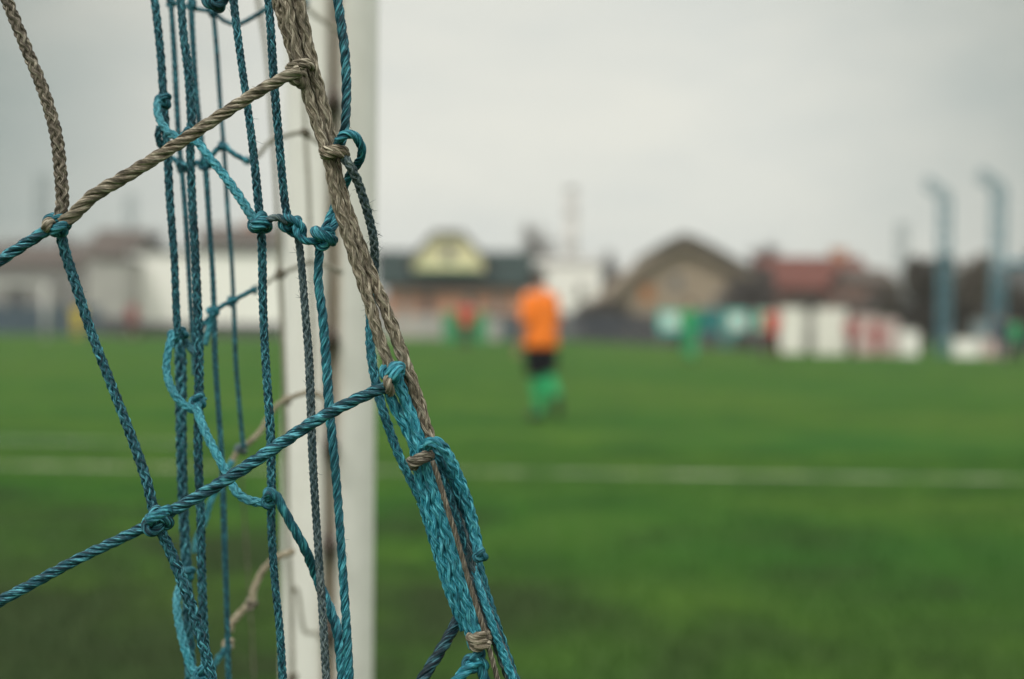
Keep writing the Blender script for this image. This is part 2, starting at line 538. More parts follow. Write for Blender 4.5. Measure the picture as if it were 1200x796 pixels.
# left loop and the long pale diagonal
knot(204, 393, 0.634, 15, 'teal_pale', 0.3, 0.4, 0.8, 0.21)
knot(213, 391, 0.645, 15, 'teal', 1.0, 0.4, 0.8, 0.21)
cord([(205, 390, .634), (199, 402, .628), (195, 428, .624), (198, 448, .620), (208, 467, .616), (221, 478, .614), (230, 478, .614), (238, 466, .618)], 10, 0.622, 'teal_pale', 'braid', 6.0)
cord([(213, 392, .650), (219, 402, .65), (224, 410, .648), (230, 416, .64)], 8, 0.646, 'teal_dark', 'braid', 5.0)
knot(232, 470, 0.616, 20, 'teal', 0.7, 0.4, 0.8, 0.19)
cord([(229, 476, .612), (240, 505, .606), (255, 535, .60), (267, 558, .596), (274, 572, .593), (283, 582, .591), (297, 588, .59), (310, 588, .588), (318, 582, .586)], 12, 0.600, 'teal_pale', 'braid', 6.0)
knot(317, 584, 0.587, 24, 'teal', 1.5, 0.5, 0.7, 0.18)
cord([(314, 584, .584), (318, 577, .581), (326, 586, .581), (340, 612, .583), (355, 639, .587), (366, 664, .594), (377, 692, .598), (388, 718, .596), (396, 742, .594), (400, 775, .592), (402, 808, .59)], 12, 0.586, 'teal', 'laid', 4.8)
# lower left loop
knot(220, 672, 0.650, 18, 'teal', 0.2, 0.4, 0.8, 0.2)
cord([(218, 668, .65), (210, 690, .646), (207, 705, .642), (210, 732, .638), (218, 764, .634), (227, 786, .632), (240, 790, .626), (247, 796, .62)], 10, 0.638, 'teal_pale', 'braid', 6.0)
knot(238, 789, 0.622, 22, 'teal', 1.0, 0.4, 0.8, 0.18)
# big dark knot at the top
knot(252, 0, 0.600, 30, 'teal_dark', 0.4, 0.5, 0.9, 0.16)
cord([(240, -16), (246, 2), (256, 6), (266, -4), (272, -16)], 11, 0.598, 'teal_dark', 'laid')

# --- the blue part of the gathered border
gb = empty('gathered_cords', (0, 0, 0)); gb.parent = net; gb['label'] = 'bundle of bright teal cords gathered below the taupe rope'
knot(461, 437, 0.566, 30, 'teal_bright', 0.3, 0.45, 0.7, 0.165, parent=gb)
wrap(463, 437, 0.5635, 15, 22, 22, 'teal_bright', 1.8, parent=gb)
cord([(454, 443, .560), (455, 452, .558), (458, 461, .562)], 11, 0.560, 'taupe', 'laid', name='binding', label='worn taupe turn of cord', parent=gb)
cord([(454, 452), (458, 466), (466, 483), (477, 503), (486, 524), (490, 548), (497, 575), (506, 606), (516, 640), (527, 675), (539, 708), (550, 738), (556, 760)], 14.5, 0.569, 'teal_bright', 'braid', 8.0, name='strand', parent=gb)
cord([(466, 444), (472, 462), (480, 482), (488, 505), (495, 530), (502, 555), (511, 583), (520, 612), (529, 644), (538, 676), (547, 706), (557, 736), (562, 756)], 14.5, 0.566, 'teal_bright', 'braid', 8.0, name='strand', parent=gb)
cord([(494, 588, .577), (502, 612, .577), (512, 645, .577), (523, 682, .577), (534, 712, .577), (545, 738, .577)], 12, 0.577, 'teal_bright', 'braid', 7.5, name='strand', parent=gb)
cord([(498, 526, .565), (504, 519, .561), (514, 520, .560), (524, 532, .562), (534, 552, .564), (543, 574, .566), (551, 600, .568), (557, 628, .569), (561, 648, .568)], 14.5, 0.564, 'teal_bright', 'braid', 6.5, name='strand', parent=gb)
knot(563, 651, 0.5655, 17, 'teal', 0.9, 0.4, 0.8, 0.21, parent=gb)
cord([(498, 528, .575), (510, 552, .573), (518, 564, .573), (526, 584, .575), (536, 610, .574), (545, 640, .573), (554, 672, .572), (566, 708, .571), (579, 742, .57), (592, 776, .57), (604, 808, .57)], 16, 0.573, 'grey', 'braid', 7.0, name='strand', parent=gb, label='greyed cord', fz=40, fl=0.0026)
cord([(500, 530, .570), (511, 548, .570), (522, 570, .571), (531, 596, .571), (539, 622, .571), (547, 650, .572), (556, 684, .573)], 12, 0.570, 'teal_dark', 'braid', 6.5, name='strand', parent=gb)
cord([(506, 526, .572), (520, 542, .571), (532, 562, .572), (541, 588, .574), (549, 616, .577), (557, 650, .576), (567, 690, .575), (578, 725, .574), (590, 760, .574), (606, 806, .574)], 14, 0.575, 'teal', 'braid', 7.0, name='strand', parent=gb)
cord([(540, 600, .580), (550, 645, .576), (560, 682, .569), (570, 712, .566), (581, 744, .566), (594, 778, .566), (606, 808, .566)], 10, 0.566, 'teal_bright', 'braid', 7.5, name='strand', parent=gb)
cord([(507, 540), (517, 572), (526, 602), (535, 630), (549, 680), (559, 712), (567, 738), (573, 760), (580, 785), (586, 808)], 6.5, 0.560, 'taupe_dark', 'laid', 5.0, name='strand', parent=gb, label='thin taupe cord', fz=10, fl=0.002)
wrap(493, 538, 0.566, 62, 29, 19, 'taupe_dark', 2.0, depth=32, label='taupe cord tied round the teal cords', parent=gb)
wrap(562, 749, 0.564, 68, 26, 24, 'taupe', 2.4, depth=32, label='taupe cord tied round the teal cords', parent=gb)
knot(563, 748, 0.5595, 18, 'taupe', 0.4, 0.4, 0.7, 0.2, parent=gb)
knot(558, 776, 0.564, 32, 'teal', 0.8, 0.4, 0.8, 0.16, parent=gb)
cord([(562, 772), (550, 782), (540, 792), (528, 808)], 14, 0.562, 'teal_bright', 'laid', parent=gb, name='strand')
cord([(560, 776), (566, 790), (570, 808)], 14, 0.564, 'teal', 'laid', parent=gb, name='strand')
cord([(540, 718, .582), (529, 741, .576), (516, 763, .570), (502, 785, .566), (488, 808, .563)], 13.5, 0.572, 'navy', 'laid', 4.4, 'dark navy cord')

# --- the net beyond: softer, thinner with distance
D2, D3, D4 = 0.695, 0.735, 1.0
cord([(199, -14), (204, 60), (207, 120), (210, 170), (213, 200), (218, 260), (222, 330), (225, 385), (228, 440)], 7, D2, 'teal_dark', 'braid', step=0.0012)
cord([(223, -14), (226, 50), (230, 110), (235, 160), (241, 200), (245, 260), (249, 320), (251, 370), (252, 420), (256, 480), (260, 540), (262, 600), (264, 660), (266, 720), (268, 808)], 7.5, D2, 'teal_dark', 'braid', step=0.0012)
cord([(249, 5), (254, 60), (258, 120), (262, 170), (264, 200), (267, 250), (271, 300), (274, 360), (276, 420), (280, 470), (285, 525)], 6, D3, 'teal_dark', 'braid', step=0.0012)
cord([(196, -6), (206, 4), (216, 6), (226, 10), (240, 12), (252, 16), (264, 25), (280, 28), (300, 18), (322, 4), (336, -4)], 6, D3, 'teal_dark', 'laid', step=0.0012)
for (x, y, s, d) in ((200, 3, 12, D2), (225, 6, 14, D2), (249, 13, 14, D3), (322, 4, 10, D3)):
    knot(x, y, d, s, 'teal_dark', x, 0.4, 0.8, 0.2)
cord([(196, 182), (206, 188), (213, 196), (222, 200), (230, 190), (240, 193), (250, 180), (261, 171), (275, 181), (291, 189)], 7, D2, 'teal', 'laid', step=0.0012)
cord([(291, 189), (304, 181), (316, 166), (332, 160), (357, 155), (366, 163), (384, 174)], 5.5, 0.86, 'pale', 'laid', step=0.0015)
for (x, y, s, d, c) in ((213, 195, 16, D2, 'teal_dark'), (240, 192, 17, D2, 'teal'), (261, 172, 14, D3, 'teal'), (290, 189, 10, 0.78, 'teal'), (358, 156, 12, 0.86, 'taupe_dark')):
    knot(x, y, d, s, c, x, 0.4, 0.8, 0.2)
cord([(225, 395), (236, 382), (248, 370), (258, 360), (271, 353), (285, 346), (299, 338)], 6.5, D2, 'teal', 'laid', step=0.0012)
cord([(240, 405), (244, 388), (249, 368)], 8, D2, 'teal_pale', 'laid', step=0.0012)
cord([(299, 338), (312, 332), (327, 322), (346, 314), (364, 307), (384, 312), (402, 320)], 5.5, 0.88, 'pale', 'laid', step=0.0015)
for (x, y, s, d, c) in ((249, 366, 15, D2, 'teal'), (272, 353, 13, D3, 'teal'), (298, 340, 10, 0.78, 'teal'), (328, 321, 13, 0.88, 'taupe_dark')):
    knot(x, y, d, s, c, x, 0.4, 0.8, 0.2)
cord([(228, 648), (231, 630), (240, 612), (247, 588), (260, 563), (272, 540)], 8, 0.72, 'teal_pale', 'laid', step=0.0012)
cord([(270, 545), (279, 528), (288, 522), (298, 513), (306, 504), (314, 490), (326, 474), (337, 468), (352, 462), (366, 460), (384, 470), (398, 482)], 7, 0.80, 'beige', 'laid', step=0.0015, label='pale beige cord')
knot(283, 526, 0.76, 15, 'grey', 0.4, 0.4, 0.8, 0.2)
knot(336, 469, 0.88, 12, 'taupe', 0.4, 0.4, 0.8, 0.2)
cord([(248, 786), (254, 774), (262, 764), (269, 756)], 8, 0.72, 'teal', 'laid', step=0.0012)
cord([(269, 740), (272, 730), (283, 717), (295, 704), (297, 692), (305, 674), (315, 661), (328, 652), (345, 646)], 8.5, 0.80, 'beige', 'laid', step=0.0015, label='pale beige cord')
knot(268, 755, 0.73, 14, 'beige', 0.4, 0.4, 0.8, 0.2)
knot(294, 708, 0.80, 15, 'taupe_dark', 1.4, 0.4, 0.8, 0.2)
for pts, w in (([(300, -14), (312, 60), (319, 150), (324, 230), (328, 320), (331, 390), (334, 470), (336, 550), (338, 640), (341, 700), (343, 808)], 6),
               ([(352, -14), (355, 60), (358, 155), (362, 230), (364, 306), (366, 380), (367, 460), (369, 520)], 5),
               ([(282, 545), (286, 600), (290, 660), (293, 705), (296, 760), (298, 808)], 3)):
    cord(pts, w, D4, 'pale' if w > 4 else 'taupe_dark', 'laid', step=0.002)
cord([(352, -2), (358, 8), (372, 20), (388, 30), (404, 40)], 6, D4, 'pale', 'laid', step=0.002)
cord([(340, 700), (348, 690), (356, 738), (368, 742), (378, 752), (386, 770)], 5, D4, 'pale', 'laid', step=0.002)
knot(356, 4, D4, 13, 'teal_dark', 0.4, 0.4, 0.8, 0.2)
knot(343, 795, D4, 13, 'taupe_dark', 0.4, 0.4, 0.8, 0.2)

# ------------------------------------------------------------------ goal post
POST_Y = 1.26
pc = W(386.5, 400, POST_Y)
m, nt, b = nmat('post_paint')
v = coord(nt, 'Object')
st = noise(nt, 9, 6, 0.65, coord(nt, 'Object', (6, 6, 0.5)))
sp = noise(nt, 30, 5, 0.6, v)
sep = nt.nodes.new('ShaderNodeSeparateXYZ'); nt.links.new(v, sep.inputs[0])
# rust runs down beside the groove
near = math_n(nt, 'SUBTRACT', 1.0, math_n(nt, 'MULTIPLY', math_n(nt, 'ABSOLUTE', math_n(nt, 'SUBTRACT', sep.outputs[0], 0.007)), 85.0))
near = math_n(nt, 'MAXIMUM', near, 0.0)
rust = math_n(nt, 'MULTIPLY', near, ramp(nt, st, [(0.36, 0.15), (0.58, 1.0)]))
c = mix(nt, ramp(nt, sp, [(0.4, 0.0), (0.7, 0.6)]), (0.67, 0.66, 0.605), (0.57, 0.56, 0.51))
c = mix(nt, math_n(nt, 'MULTIPLY', ramp(nt, st, [(0.5, 0.0), (0.75, 1.0)]), 0.3), c, (0.42, 0.38, 0.30))
c = mix(nt, rust, c, (0.30, 0.225, 0.145))
nt.links.new(c, b.inputs['Base Color'])
b.inputs['Roughness'].default_value = 0.42
bump(nt, b, sp, 0.15, 0.002)
MAT_POST = m
prof = []
ga = R(-90 + 9)
for k in range(72):
    a = 2 * PI * k / 72
    da = (a - ga + PI) % (2 * PI) - PI
    if abs(da) < R(9.5): continue
    prof.append((a, 0.0405 * math.cos(a), 0.0405 * math.sin(a)))
# open the ring at the groove and walk into it
prof.sort(key=lambda q: (q[0] - ga) % (2 * PI))
ring = [(q[1], q[2]) for q in prof]
gd = np.array([math.cos(ga), math.sin(ga)]); gt = np.array([-gd[1], gd[0]])
for sft, dep in ((-0.0064, 0.0395), (-0.0055, 0.037), (-0.0055, 0.024), (0.0055, 0.024), (0.0055, 0.037), (0.0064, 0.0395)):
    q = gd * dep + gt * sft
    ring.append((q[0], q[1]))
gp = empty('goal_post', (pc[0], POST_Y, 0), 'white round goal post with a rusty rear groove, standing behind the net', 'goal post')
mb = MB()
mb.prism([(x + pc[0], y + POST_Y) for x, y in ring], 'z', -0.3, 2.5)
o = mb.build('post', MAT_POST, gp)
# shade smooth apart from the groove
for pl in o.data.polygons:
    nrm = pl.normal
    pl.use_smooth = abs(nrm.z) < 0.5
o.data.set_sharp_from_angle(angle=R(35))
MAT_STEEL = surf('rusty_steel', (0.09, 0.07, 0.055), scale=90, rough=0.6, metal=0.4)
for (yy) in (120, 398, 523, 640, 742):
    zc = W(394, yy, POST_Y - 0.04)[2]
    a0 = np.array([pc[0], POST_Y, zc])
    g3 = np.array([gd[0], gd[1], 0]); t3 = np.array([gt[0], gt[1], 0]); up = np.array([0, 0, 1.0])
    hk = MB()
    hk.tube([a0 + g3 * 0.025, a0 + g3 * 0.043], 0.0068, 12)
    t = np.linspace(-0.5, 1.35, 12) * PI
    hk.tube([a0 + g3 * (0.052 + 0.008 * math.cos(q)) + up * (0.009 * math.sin(q)) for q in t], 0.0022, 8)
    hk.build('net_hook', MAT_STEEL, gp, smooth=True)

# ------------------------------------------------------------------ ground
m, nt, b = nmat('turf')
v = coord(nt, 'Object')
n_big = noise(nt, 0.22, 5, 0.6, coord(nt, 'Object', (0.5, 1, 1)))
n_mid = noise(nt, 1.1, 5, 0.6, v, 0.5)
n_sm = noise(nt, 9, 5, 0.65, v)
n_f = noise(nt, 70, 3, 0.6, v)
c = ramp(nt, n_mid, [(0.36, (0.013, 0.056, 0.006)), (0.5, (0.037, 0.102, 0.009)), (0.64, (0.072, 0.136, 0.015))])
c = mix(nt, math_n(nt, 'MULTIPLY', ramp(nt, n_big, [(0.42, 0.0), (0.6, 1.0)]), 0.7), c, (0.018, 0.098, 0.014))
n_m2 = noise(nt, 2.6, 4, 0.65, coord(nt, 'Object', (0.8, 1, 1)), 0.6)
c = mix(nt, math_n(nt, 'MULTIPLY', ramp(nt, n_m2, [(0.5, 0.0), (0.64, 1.0)]), 0.6), c, (0.011, 0.050, 0.010))
n_b2 = noise(nt, 0.35, 4, 0.6, coord(nt, 'Object', (0.35, 1, 1)))
c = mix(nt, math_n(nt, 'MULTIPLY', ramp(nt, n_b2, [(0.46, 0.0), (0.64, 1.0)]), 0.6), c, (0.078, 0.132, 0.020))
c = mix(nt, ramp(nt, n_sm, [(0.5, 0.0), (0.75, 0.5)]), c, (0.060, 0.072, 0.026))
c = mix(nt, ramp(nt, n_f, [(0.3, 0.55), (0.6, 0.0)]), c, (0.018, 0.040, 0.010))


def vignette_and_wear(nt, v, n_mid, n_sm, c):
    # lens-vignette darkening painted into the near turf, mixed with worn brownish patches
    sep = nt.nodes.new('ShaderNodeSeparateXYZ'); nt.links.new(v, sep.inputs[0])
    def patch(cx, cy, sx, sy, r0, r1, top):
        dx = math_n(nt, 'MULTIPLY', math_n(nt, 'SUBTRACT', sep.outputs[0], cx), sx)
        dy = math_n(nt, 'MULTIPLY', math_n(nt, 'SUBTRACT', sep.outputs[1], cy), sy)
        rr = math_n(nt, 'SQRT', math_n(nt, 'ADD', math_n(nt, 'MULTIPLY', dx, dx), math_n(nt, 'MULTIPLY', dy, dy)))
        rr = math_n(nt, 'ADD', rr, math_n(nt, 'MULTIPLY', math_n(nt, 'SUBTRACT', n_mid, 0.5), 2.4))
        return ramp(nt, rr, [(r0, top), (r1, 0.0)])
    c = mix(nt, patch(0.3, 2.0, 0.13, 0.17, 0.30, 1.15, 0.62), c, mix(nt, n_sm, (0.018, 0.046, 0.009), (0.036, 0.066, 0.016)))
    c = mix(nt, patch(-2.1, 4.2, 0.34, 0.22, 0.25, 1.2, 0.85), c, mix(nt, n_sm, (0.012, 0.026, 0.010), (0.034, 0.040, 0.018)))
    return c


c = vignette_and_wear(nt, v, n_mid, n_sm, c)
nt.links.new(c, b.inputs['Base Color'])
b.inputs['Roughness'].default_value = 0.9
b.inputs['Specular IOR Level'].default_value = 0.04
b.inputs['Sheen Weight'].default_value = 0.06
b.inputs['Sheen Roughness'].default_value = 0.5
b.inputs['Sheen Tint'].default_value = (0.30, 0.55, 0.12, 1)
bump(nt, b, n_f, 0.5, 0.02)
MAT_TURF = m
xs = np.concatenate([-np.geomspace(1500, 60, 14), np.linspace(-50, 50, 68), np.geomspace(60, 1500, 14)])
ys = np.concatenate([[-300, -150, -40, -10], np.linspace(-4, 110, 96), np.geomspace(120, 2500, 18)])
gx, gy = np.meshgrid(xs, ys)
gv = np.stack([gx, gy, gz(gx, gy)], 2).reshape(-1, 3)
nx = len(xs)
gf = [(j * nx + i, j * nx + i + 1, (j + 1) * nx + i + 1, (j + 1) * nx + i) for j in range(len(ys) - 1) for i in range(nx - 1)]
o = MB().add(gv, gf).build('ground', MAT_TURF, smooth=True)
tag(o, kind='structure')
# painted lines
m, nt, b = nmat('line_chalk')
v = coord(nt, 'Object')
nt.links.new(mix(nt, ramp(nt, noise(nt, 2.2, 6, 0.7, v), [(0.42, 0.0), (0.62, 0.85)]), (0.54, 0.57, 0.40), (0.06, 0.12, 0.03)), b.inputs['Base Color'])
b.inputs['Roughness'].default_value = 0.9
MAT_LINE = m


def line(p0, p1, w, name):
    p0, p1 = np.array(p0, float), np.array(p1, float)
    d = p1 - p0; L = np.linalg.norm(d); d /= L; n = np.array([-d[1], d[0]])
    k = max(2, int(L / 1.0)); vs = []
    for t in np.linspace(0, L, k + 1):
        for sgn in (-1, 1):
            q = p0 + d * t + n * sgn * w / 2
            vs.append((q[0], q[1], gz(q[0], q[1]) + 0.006))
    mb = MB().add(vs, [(2 * i, 2 * i + 1, 2 * i + 3, 2 * i + 2)[::-1] for i in range(k)])
    tag(mb.build(name, MAT_LINE), kind='structure')


line((-14, 10.55), (16, 9.15), 0.09, 'pitch_line')
line((-14, 13.0), (-2.7, 12.2), 0.07, 'pitch_line')

# grass blades near the camera
g = np.random.default_rng(3)
NB = 70000
yy = 2.6 + 9.5 * g.random(NB) ** 1.3
xx = (g.random(NB) - 0.5) * (1.1 + 0.95 * yy)
hh = 0.022 + 0.022 * g.random(NB)
an = g.random(NB) * 2 * PI
ln = (g.random(NB) - 0.5) * 0.03
ww = 0.0022
v = np.zeros((NB, 3, 3))
v[:, 0] = np.stack([xx - ww * np.cos(an), yy - ww * np.sin(an), np.zeros(NB) - 0.002], 1)
v[:, 1] = np.stack([xx + ww * np.cos(an), yy + ww * np.sin(an), np.zeros(NB) - 0.002], 1)
v[:, 2] = np.stack([xx + ln, yy + (g.random(NB) - 0.5) * 0.03, hh], 1)
me = bpy.data.meshes.new('grass')
me.vertices.add(NB * 3); me.vertices.foreach_set('co', v.ravel())
me.loops.add(NB * 3); me.loops.foreach_set('vertex_index', np.arange(NB * 3, dtype=np.int32))
me.polygons.add(NB); me.polygons.foreach_set('loop_start', np.arange(0, NB * 3, 3, dtype=np.int32))
me.update(); me.validate()
m, nt, b = nmat('grass_blade')
vv = coord(nt, 'Object')
bm = noise(nt, 1.1, 5, 0.6, vv, 0.5)
bc = ramp(nt, bm, [(0.36, (0.009, 0.045, 0.009)), (0.5, (0.024, 0.088, 0.012)), (0.64, (0.050, 0.118, 0.018))])
nt.links.new(vignette_and_wear(nt, vv, bm, noise(nt, 9, 5, 0.65, vv), bc), b.inputs['Base Color'])
b.inputs['Roughness'].default_value = 0.7
b.inputs['Specular IOR Level'].default_value = 0.08
me.materials.append(m)
o = bpy.data.objects.new('grass', me); COL.objects.link(o)
tag(o, 'short green turf blades of the pitch in front of the goal', 'grass', kind='stuff')

# ------------------------------------------------------------------ people
SKIN = surf('skin', (0.42, 0.24, 0.17), scale=20, rough=0.55)
HAIR = surf('hair', (0.02, 0.016, 0.014), scale=60, rough=0.6)
SHOE = surf('boot', (0.025, 0.026, 0.03), scale=30, rough=0.4)
CLOTH = {}


def cloth(name, col):
    if name not in CLOTH:
        CLOTH[name] = surf(name, col, tuple(x * 0.75 for x in col), scale=9, rough=0.85, bmp=0.1)
    return CLOTH[name]


BASE = dict(head=(0, 0.02, 1.66), headtop=(0, 0.02, 1.75), neck=(0, -0.01, 1.47), chest=(0, -0.01, 1.32), waist=(0, 0, 1.08), pelvis=(0, 0, 0.94),
            shL=(-0.19, -0.01, 1.42), shR=(0.19, -0.01, 1.42), elL=(-0.25, -0.03, 1.13), elR=(0.25, -0.03, 1.13),
            wrL=(-0.27, 0.05, 0.88), wrR=(0.27, 0.05, 0.88),
            hipL=(-0.10, 0, 0.90), hipR=(0.10, 0, 0.90), knL=(-0.11, 0.02, 0.49), knR=(0.11, 0.02, 0.49),
            anL=(-0.11, -0.03, 0.09), anR=(0.11, -0.03, 0.09), toL=(-0.13, 0.14, 0.035), toR=(0.13, 0.14, 0.035))


def lerp(a, b, t):
    return tuple(np.array(a) * (1 - t) + np.array(b) * t)


def person(px, Y, label, shirt, shorts, socks, rz=0.0, pose=None, scale=1.0, group=None, long_sleeve=False, long_legs=False, detail=False, loc=None):
    J = dict(BASE); J.update(pose or {})
    J = {k: np.array(q, float) for k, q in J.items()}
    gp = G(px, Y) if loc is None else np.array(loc)
    root = empty('person', gp, label, 'person', group)
    # ---- body: one skinned surface
    verts = []; rad = []; edges = []
    def add(p, r, par=None):
        verts.append(tuple(p)); rad.append(r)
        if par is not None: edges.append((par, len(verts) - 1))
        return len(verts) - 1
    pe = add(J['pelvis'], (0.14, 0.10))
    wa = add(J['waist'], (0.125, 0.09), pe)
    ch = add(J['chest'], (0.15, 0.105), wa)
    up = add(lerp(J['chest'], J['neck'], 0.62), (0.12, 0.085), ch)
    ne = add(J['neck'], (0.055, 0.058), up)
    hd = J['head'] - J['neck']
    ja = add(J['neck'] + hd * 0.42, (0.058, 0.062), ne)
    ma = add(J['neck'] + hd * 0.72, (0.070, 0.080), ja)
    he = add(J['head'], (0.078, 0.095), ma)
    tp = add(J['headtop'], (0.045, 0.055), he)
    fw = np.array(J.get('face', np.array([0, 1, 0])), float); fw /= np.linalg.norm(fw)
    sdv = np.cross(fw, [0, 0, 1.0])
    no = add(J['neck'] + hd * 0.70 + fw * 0.088, (0.013, 0.013), ma)
    no2 = add(J['neck'] + hd * 0.66 + fw * 0.108, (0.009, 0.009), no)
    for s_ in (-1, 1):
        e1 = add(J['neck'] + hd * 0.78 + sdv * s_ * 0.075, (0.016, 0.022), ma)
        add(J['neck'] + hd * 0.82 + sdv * s_ * 0.092 - fw * 0.012, (0.009, 0.02), e1)
    for s_ in 'LR':
        sg = -1 if s_ == 'L' else 1
        sh = add(J['sh' + s_], (0.058, 0.062), up)
        add_mid = add(lerp(J['sh' + s_], J['el' + s_], 0.5), (0.047, 0.047), sh)
        el = add(J['el' + s_], (0.038, 0.038), add_mid)
        fo = add(lerp(J['el' + s_], J['wr' + s_], 0.35), (0.040, 0.038), el)
        wr = add(J['wr' + s_], (0.026, 0.024), fo)
        dv = J['wr' + s_] - J['el' + s_]; dv /= np.linalg.norm(dv)
        pa = add(J['wr' + s_] + dv * 0.055, (0.034, 0.022), wr)
        acr = np.array([0, 1.0, 0]); acr -= dv * (acr @ dv); acr /= np.linalg.norm(acr)
        inn = np.cross(dv, acr) * sg
        if detail:
            for q, ln_ in ((-0.027, 0.062), (-0.009, 0.075), (0.009, 0.080), (0.027, 0.072)):
                b0 = J['wr' + s_] + dv * 0.088 + acr * q
                f0 = add(b0, (0.0095, 0.0095), pa)
                f1 = add(b0 + dv * ln_ * 0.5 + inn * 0.006, (0.0085, 0.0085), f0)
                add(b0 + dv * ln_ * 0.9 + inn * 0.024, (0.007, 0.007), f1)
            t0 = add(J['wr' + s_] + dv * 0.03 + acr * 0.034, (0.012, 0.012), wr)
            t1 = add(J['wr' + s_] + dv * 0.065 + acr * 0.052 + inn * 0.008, (0.010, 0.010), t0)
            add(J['wr' + s_] + dv * 0.095 + acr * 0.056 + inn * 0.016, (0.008, 0.008), t1)
        else:
            add(J['wr' + s_] + dv * 0.12 + inn * 0.01, (0.030, 0.014), pa)
        hi = add(J['hip' + s_], (0.085, 0.088), pe)
        th = add(lerp(J['hip' + s_], J['kn' + s_], 0.45), (0.075, 0.078), hi)
        kn = add(J['kn' + s_], (0.052, 0.054), th)
        ca = add(lerp(J['kn' + s_], J['an' + s_], 0.3) + np.array([0, -0.012, 0]), (0.052, 0.056), kn)
        a_ = add(J['an' + s_], (0.034, 0.038), ca)
        add(J['to' + s_], (0.034, 0.024), a_)
    me = bpy.data.meshes.new('body_base')
    me.from_pydata(verts, edges, [])
    tmp = bpy.data.objects.new('body', me); COL.objects.link(tmp)
    tmp.modifiers.new('skin', 'SKIN').use_smooth_shade = True
    sk = me.skin_vertices[0].data
    for i, r_ in enumerate(rad): sk[i].radius = r_
    sk[0].use_root = True
    sub = tmp.modifiers.new('sub', 'SUBSURF'); sub.levels = 2; sub.render_levels = 2
    dg = bpy.context.evaluated_depsgraph_get()
    me2 = bpy.data.meshes.new_from_object(tmp.evaluated_get(dg))
    bpy.data.objects.remove(tmp)
    me2.materials.clear(); me2.materials.append(SKIN)
    body = bpy.data.objects.new('body', me2); COL.objects.link(body); body.parent = root

    def part(mb, name, mat):
        o = mb.build(name, mat, None, smooth=True); o.parent = root
        return o
    # ---- clothes
    mb = MB()
    axis = [J['pelvis'] + np.array([0, 0, -0.13]), J['pelvis'], lerp(J['pelvis'], J['waist'], 0.6), J['waist'], lerp(J['waist'], J['chest'], 0.5), J['chest'], lerp(J['chest'], J['neck'], 0.5), lerp(J['chest'], J['neck'], 0.8), J['neck'] + np.array([0, 0, 0.005])]
    rads = [(0.215, 0.150), (0.215, 0.155), (0.20, 0.145), (0.19, 0.14), (0.20, 0.14), (0.215, 0.145), (0.222, 0.140), (0.178, 0.122), (0.080, 0.082)]
    mb.tube(spline(axis, 0.03), [tuple(np.array([np.interp(t, np.linspace(0, 1, 9), [q[1] for q in rads]), np.interp(t, np.linspace(0, 1, 9), [q[0] for q in rads])])) for t in np.linspace(0, 1, len(spline(axis, 0.03)))], 22)
    for s_ in 'LR':
        e = J['wr' + s_] if long_sleeve else lerp(J['el' + s_], J['wr' + s_], 0.08)
        pts = [lerp(J['sh' + s_], J['neck'], 0.12) + np.array([0, 0, -0.03]), J['sh' + s_] + np.array([0, 0, -0.015]), lerp(J['sh' + s_], J['el' + s_], 0.5), J['el' + s_], e] if long_sleeve else [lerp(J['sh' + s_], J['neck'], 0.12) + np.array([0, 0, -0.03]), J['sh' + s_] + np.array([0, 0, -0.015]), lerp(J['sh' + s_], J['el' + s_], 0.55), e]
        mb.tube(spline(pts, 0.03), list(np.interp(np.linspace(0, 1, len(spline(pts, 0.03))), [0, 0.2, 0.6, 1], [0.07, 0.085, 0.078, 0.05 if long_sleeve else 0.072])), 14)
    part(mb, 'shirt', cloth(*shirt))
    mb = MB()
    mb.tube([J['pelvis'] + np.array([0, 0, 0.08]), J['pelvis'] + np.array([0, 0, 0.0]), J['pelvis'] + np.array([0, 0, -0.1])], [(0.125, 0.175), (0.138, 0.195), (0.125, 0.19)], 20)
    for s_ in 'LR':
        if long_legs:
            pts = [J['hip' + s_] + np.array([0, 0, 0.03]), lerp(J['hip' + s_], J['kn' + s_], 0.5), J['kn' + s_], lerp(J['kn' + s_], J['an' + s_], 0.5), J['an' + s_] + np.array([0, 0, 0.01])]
            rr_ = [0.11, 0.105, 0.085, 0.075, 0.07]
        else:
            pts = [J['hip' + s_] + np.array([0, 0, 0.03]), lerp(J['hip' + s_], J['kn' + s_], 0.4), lerp(J['hip' + s_], J['kn' + s_], 0.93)]
            rr_ = [0.11, 0.118, 0.115]
        sp_ = spline(pts, 0.04)
        mb.tube(sp_, list(np.interp(np.linspace(0, 1, len(sp_)), np.linspace(0, 1, len(rr_)), rr_)), 16)
    part(mb, 'trousers' if long_legs else 'shorts', cloth(*shorts))
    for s_ in 'LR':
        if not long_legs:
            mb = MB()
            sp_ = spline([lerp(J['kn' + s_], J['an' + s_], 0.06), lerp(J['kn' + s_], J['an' + s_], 0.35) + np.array([0, -0.012, 0]), lerp(J['kn' + s_], J['an' + s_], 0.7), J['an' + s_]], 0.03)
            mb.tube(sp_, list(np.interp(np.linspace(0, 1, len(sp_)), [0, 0.3, 0.7, 1], [0.070, 0.080, 0.064, 0.056])), 14)
            part(mb, 'sock', cloth(*socks))
        mb = MB()
        an_, to_ = J['an' + s_], J['to' + s_]
        dn = np.array([0, 0, -0.035]) if J['an' + s_][2] < 0.14 else np.cross(np.cross(to_ - an_, [0, 0, 1.0]), to_ - an_) * 1.0
        heel = an_ + (an_ - to_) * 0.30 + dn * 0.9
        mid = lerp(heel, to_, 0.5)
        sp_ = spline([heel, lerp(heel, to_, 0.25), mid, lerp(heel, to_, 0.8), lerp(heel, to_, 1.18)], 0.02)
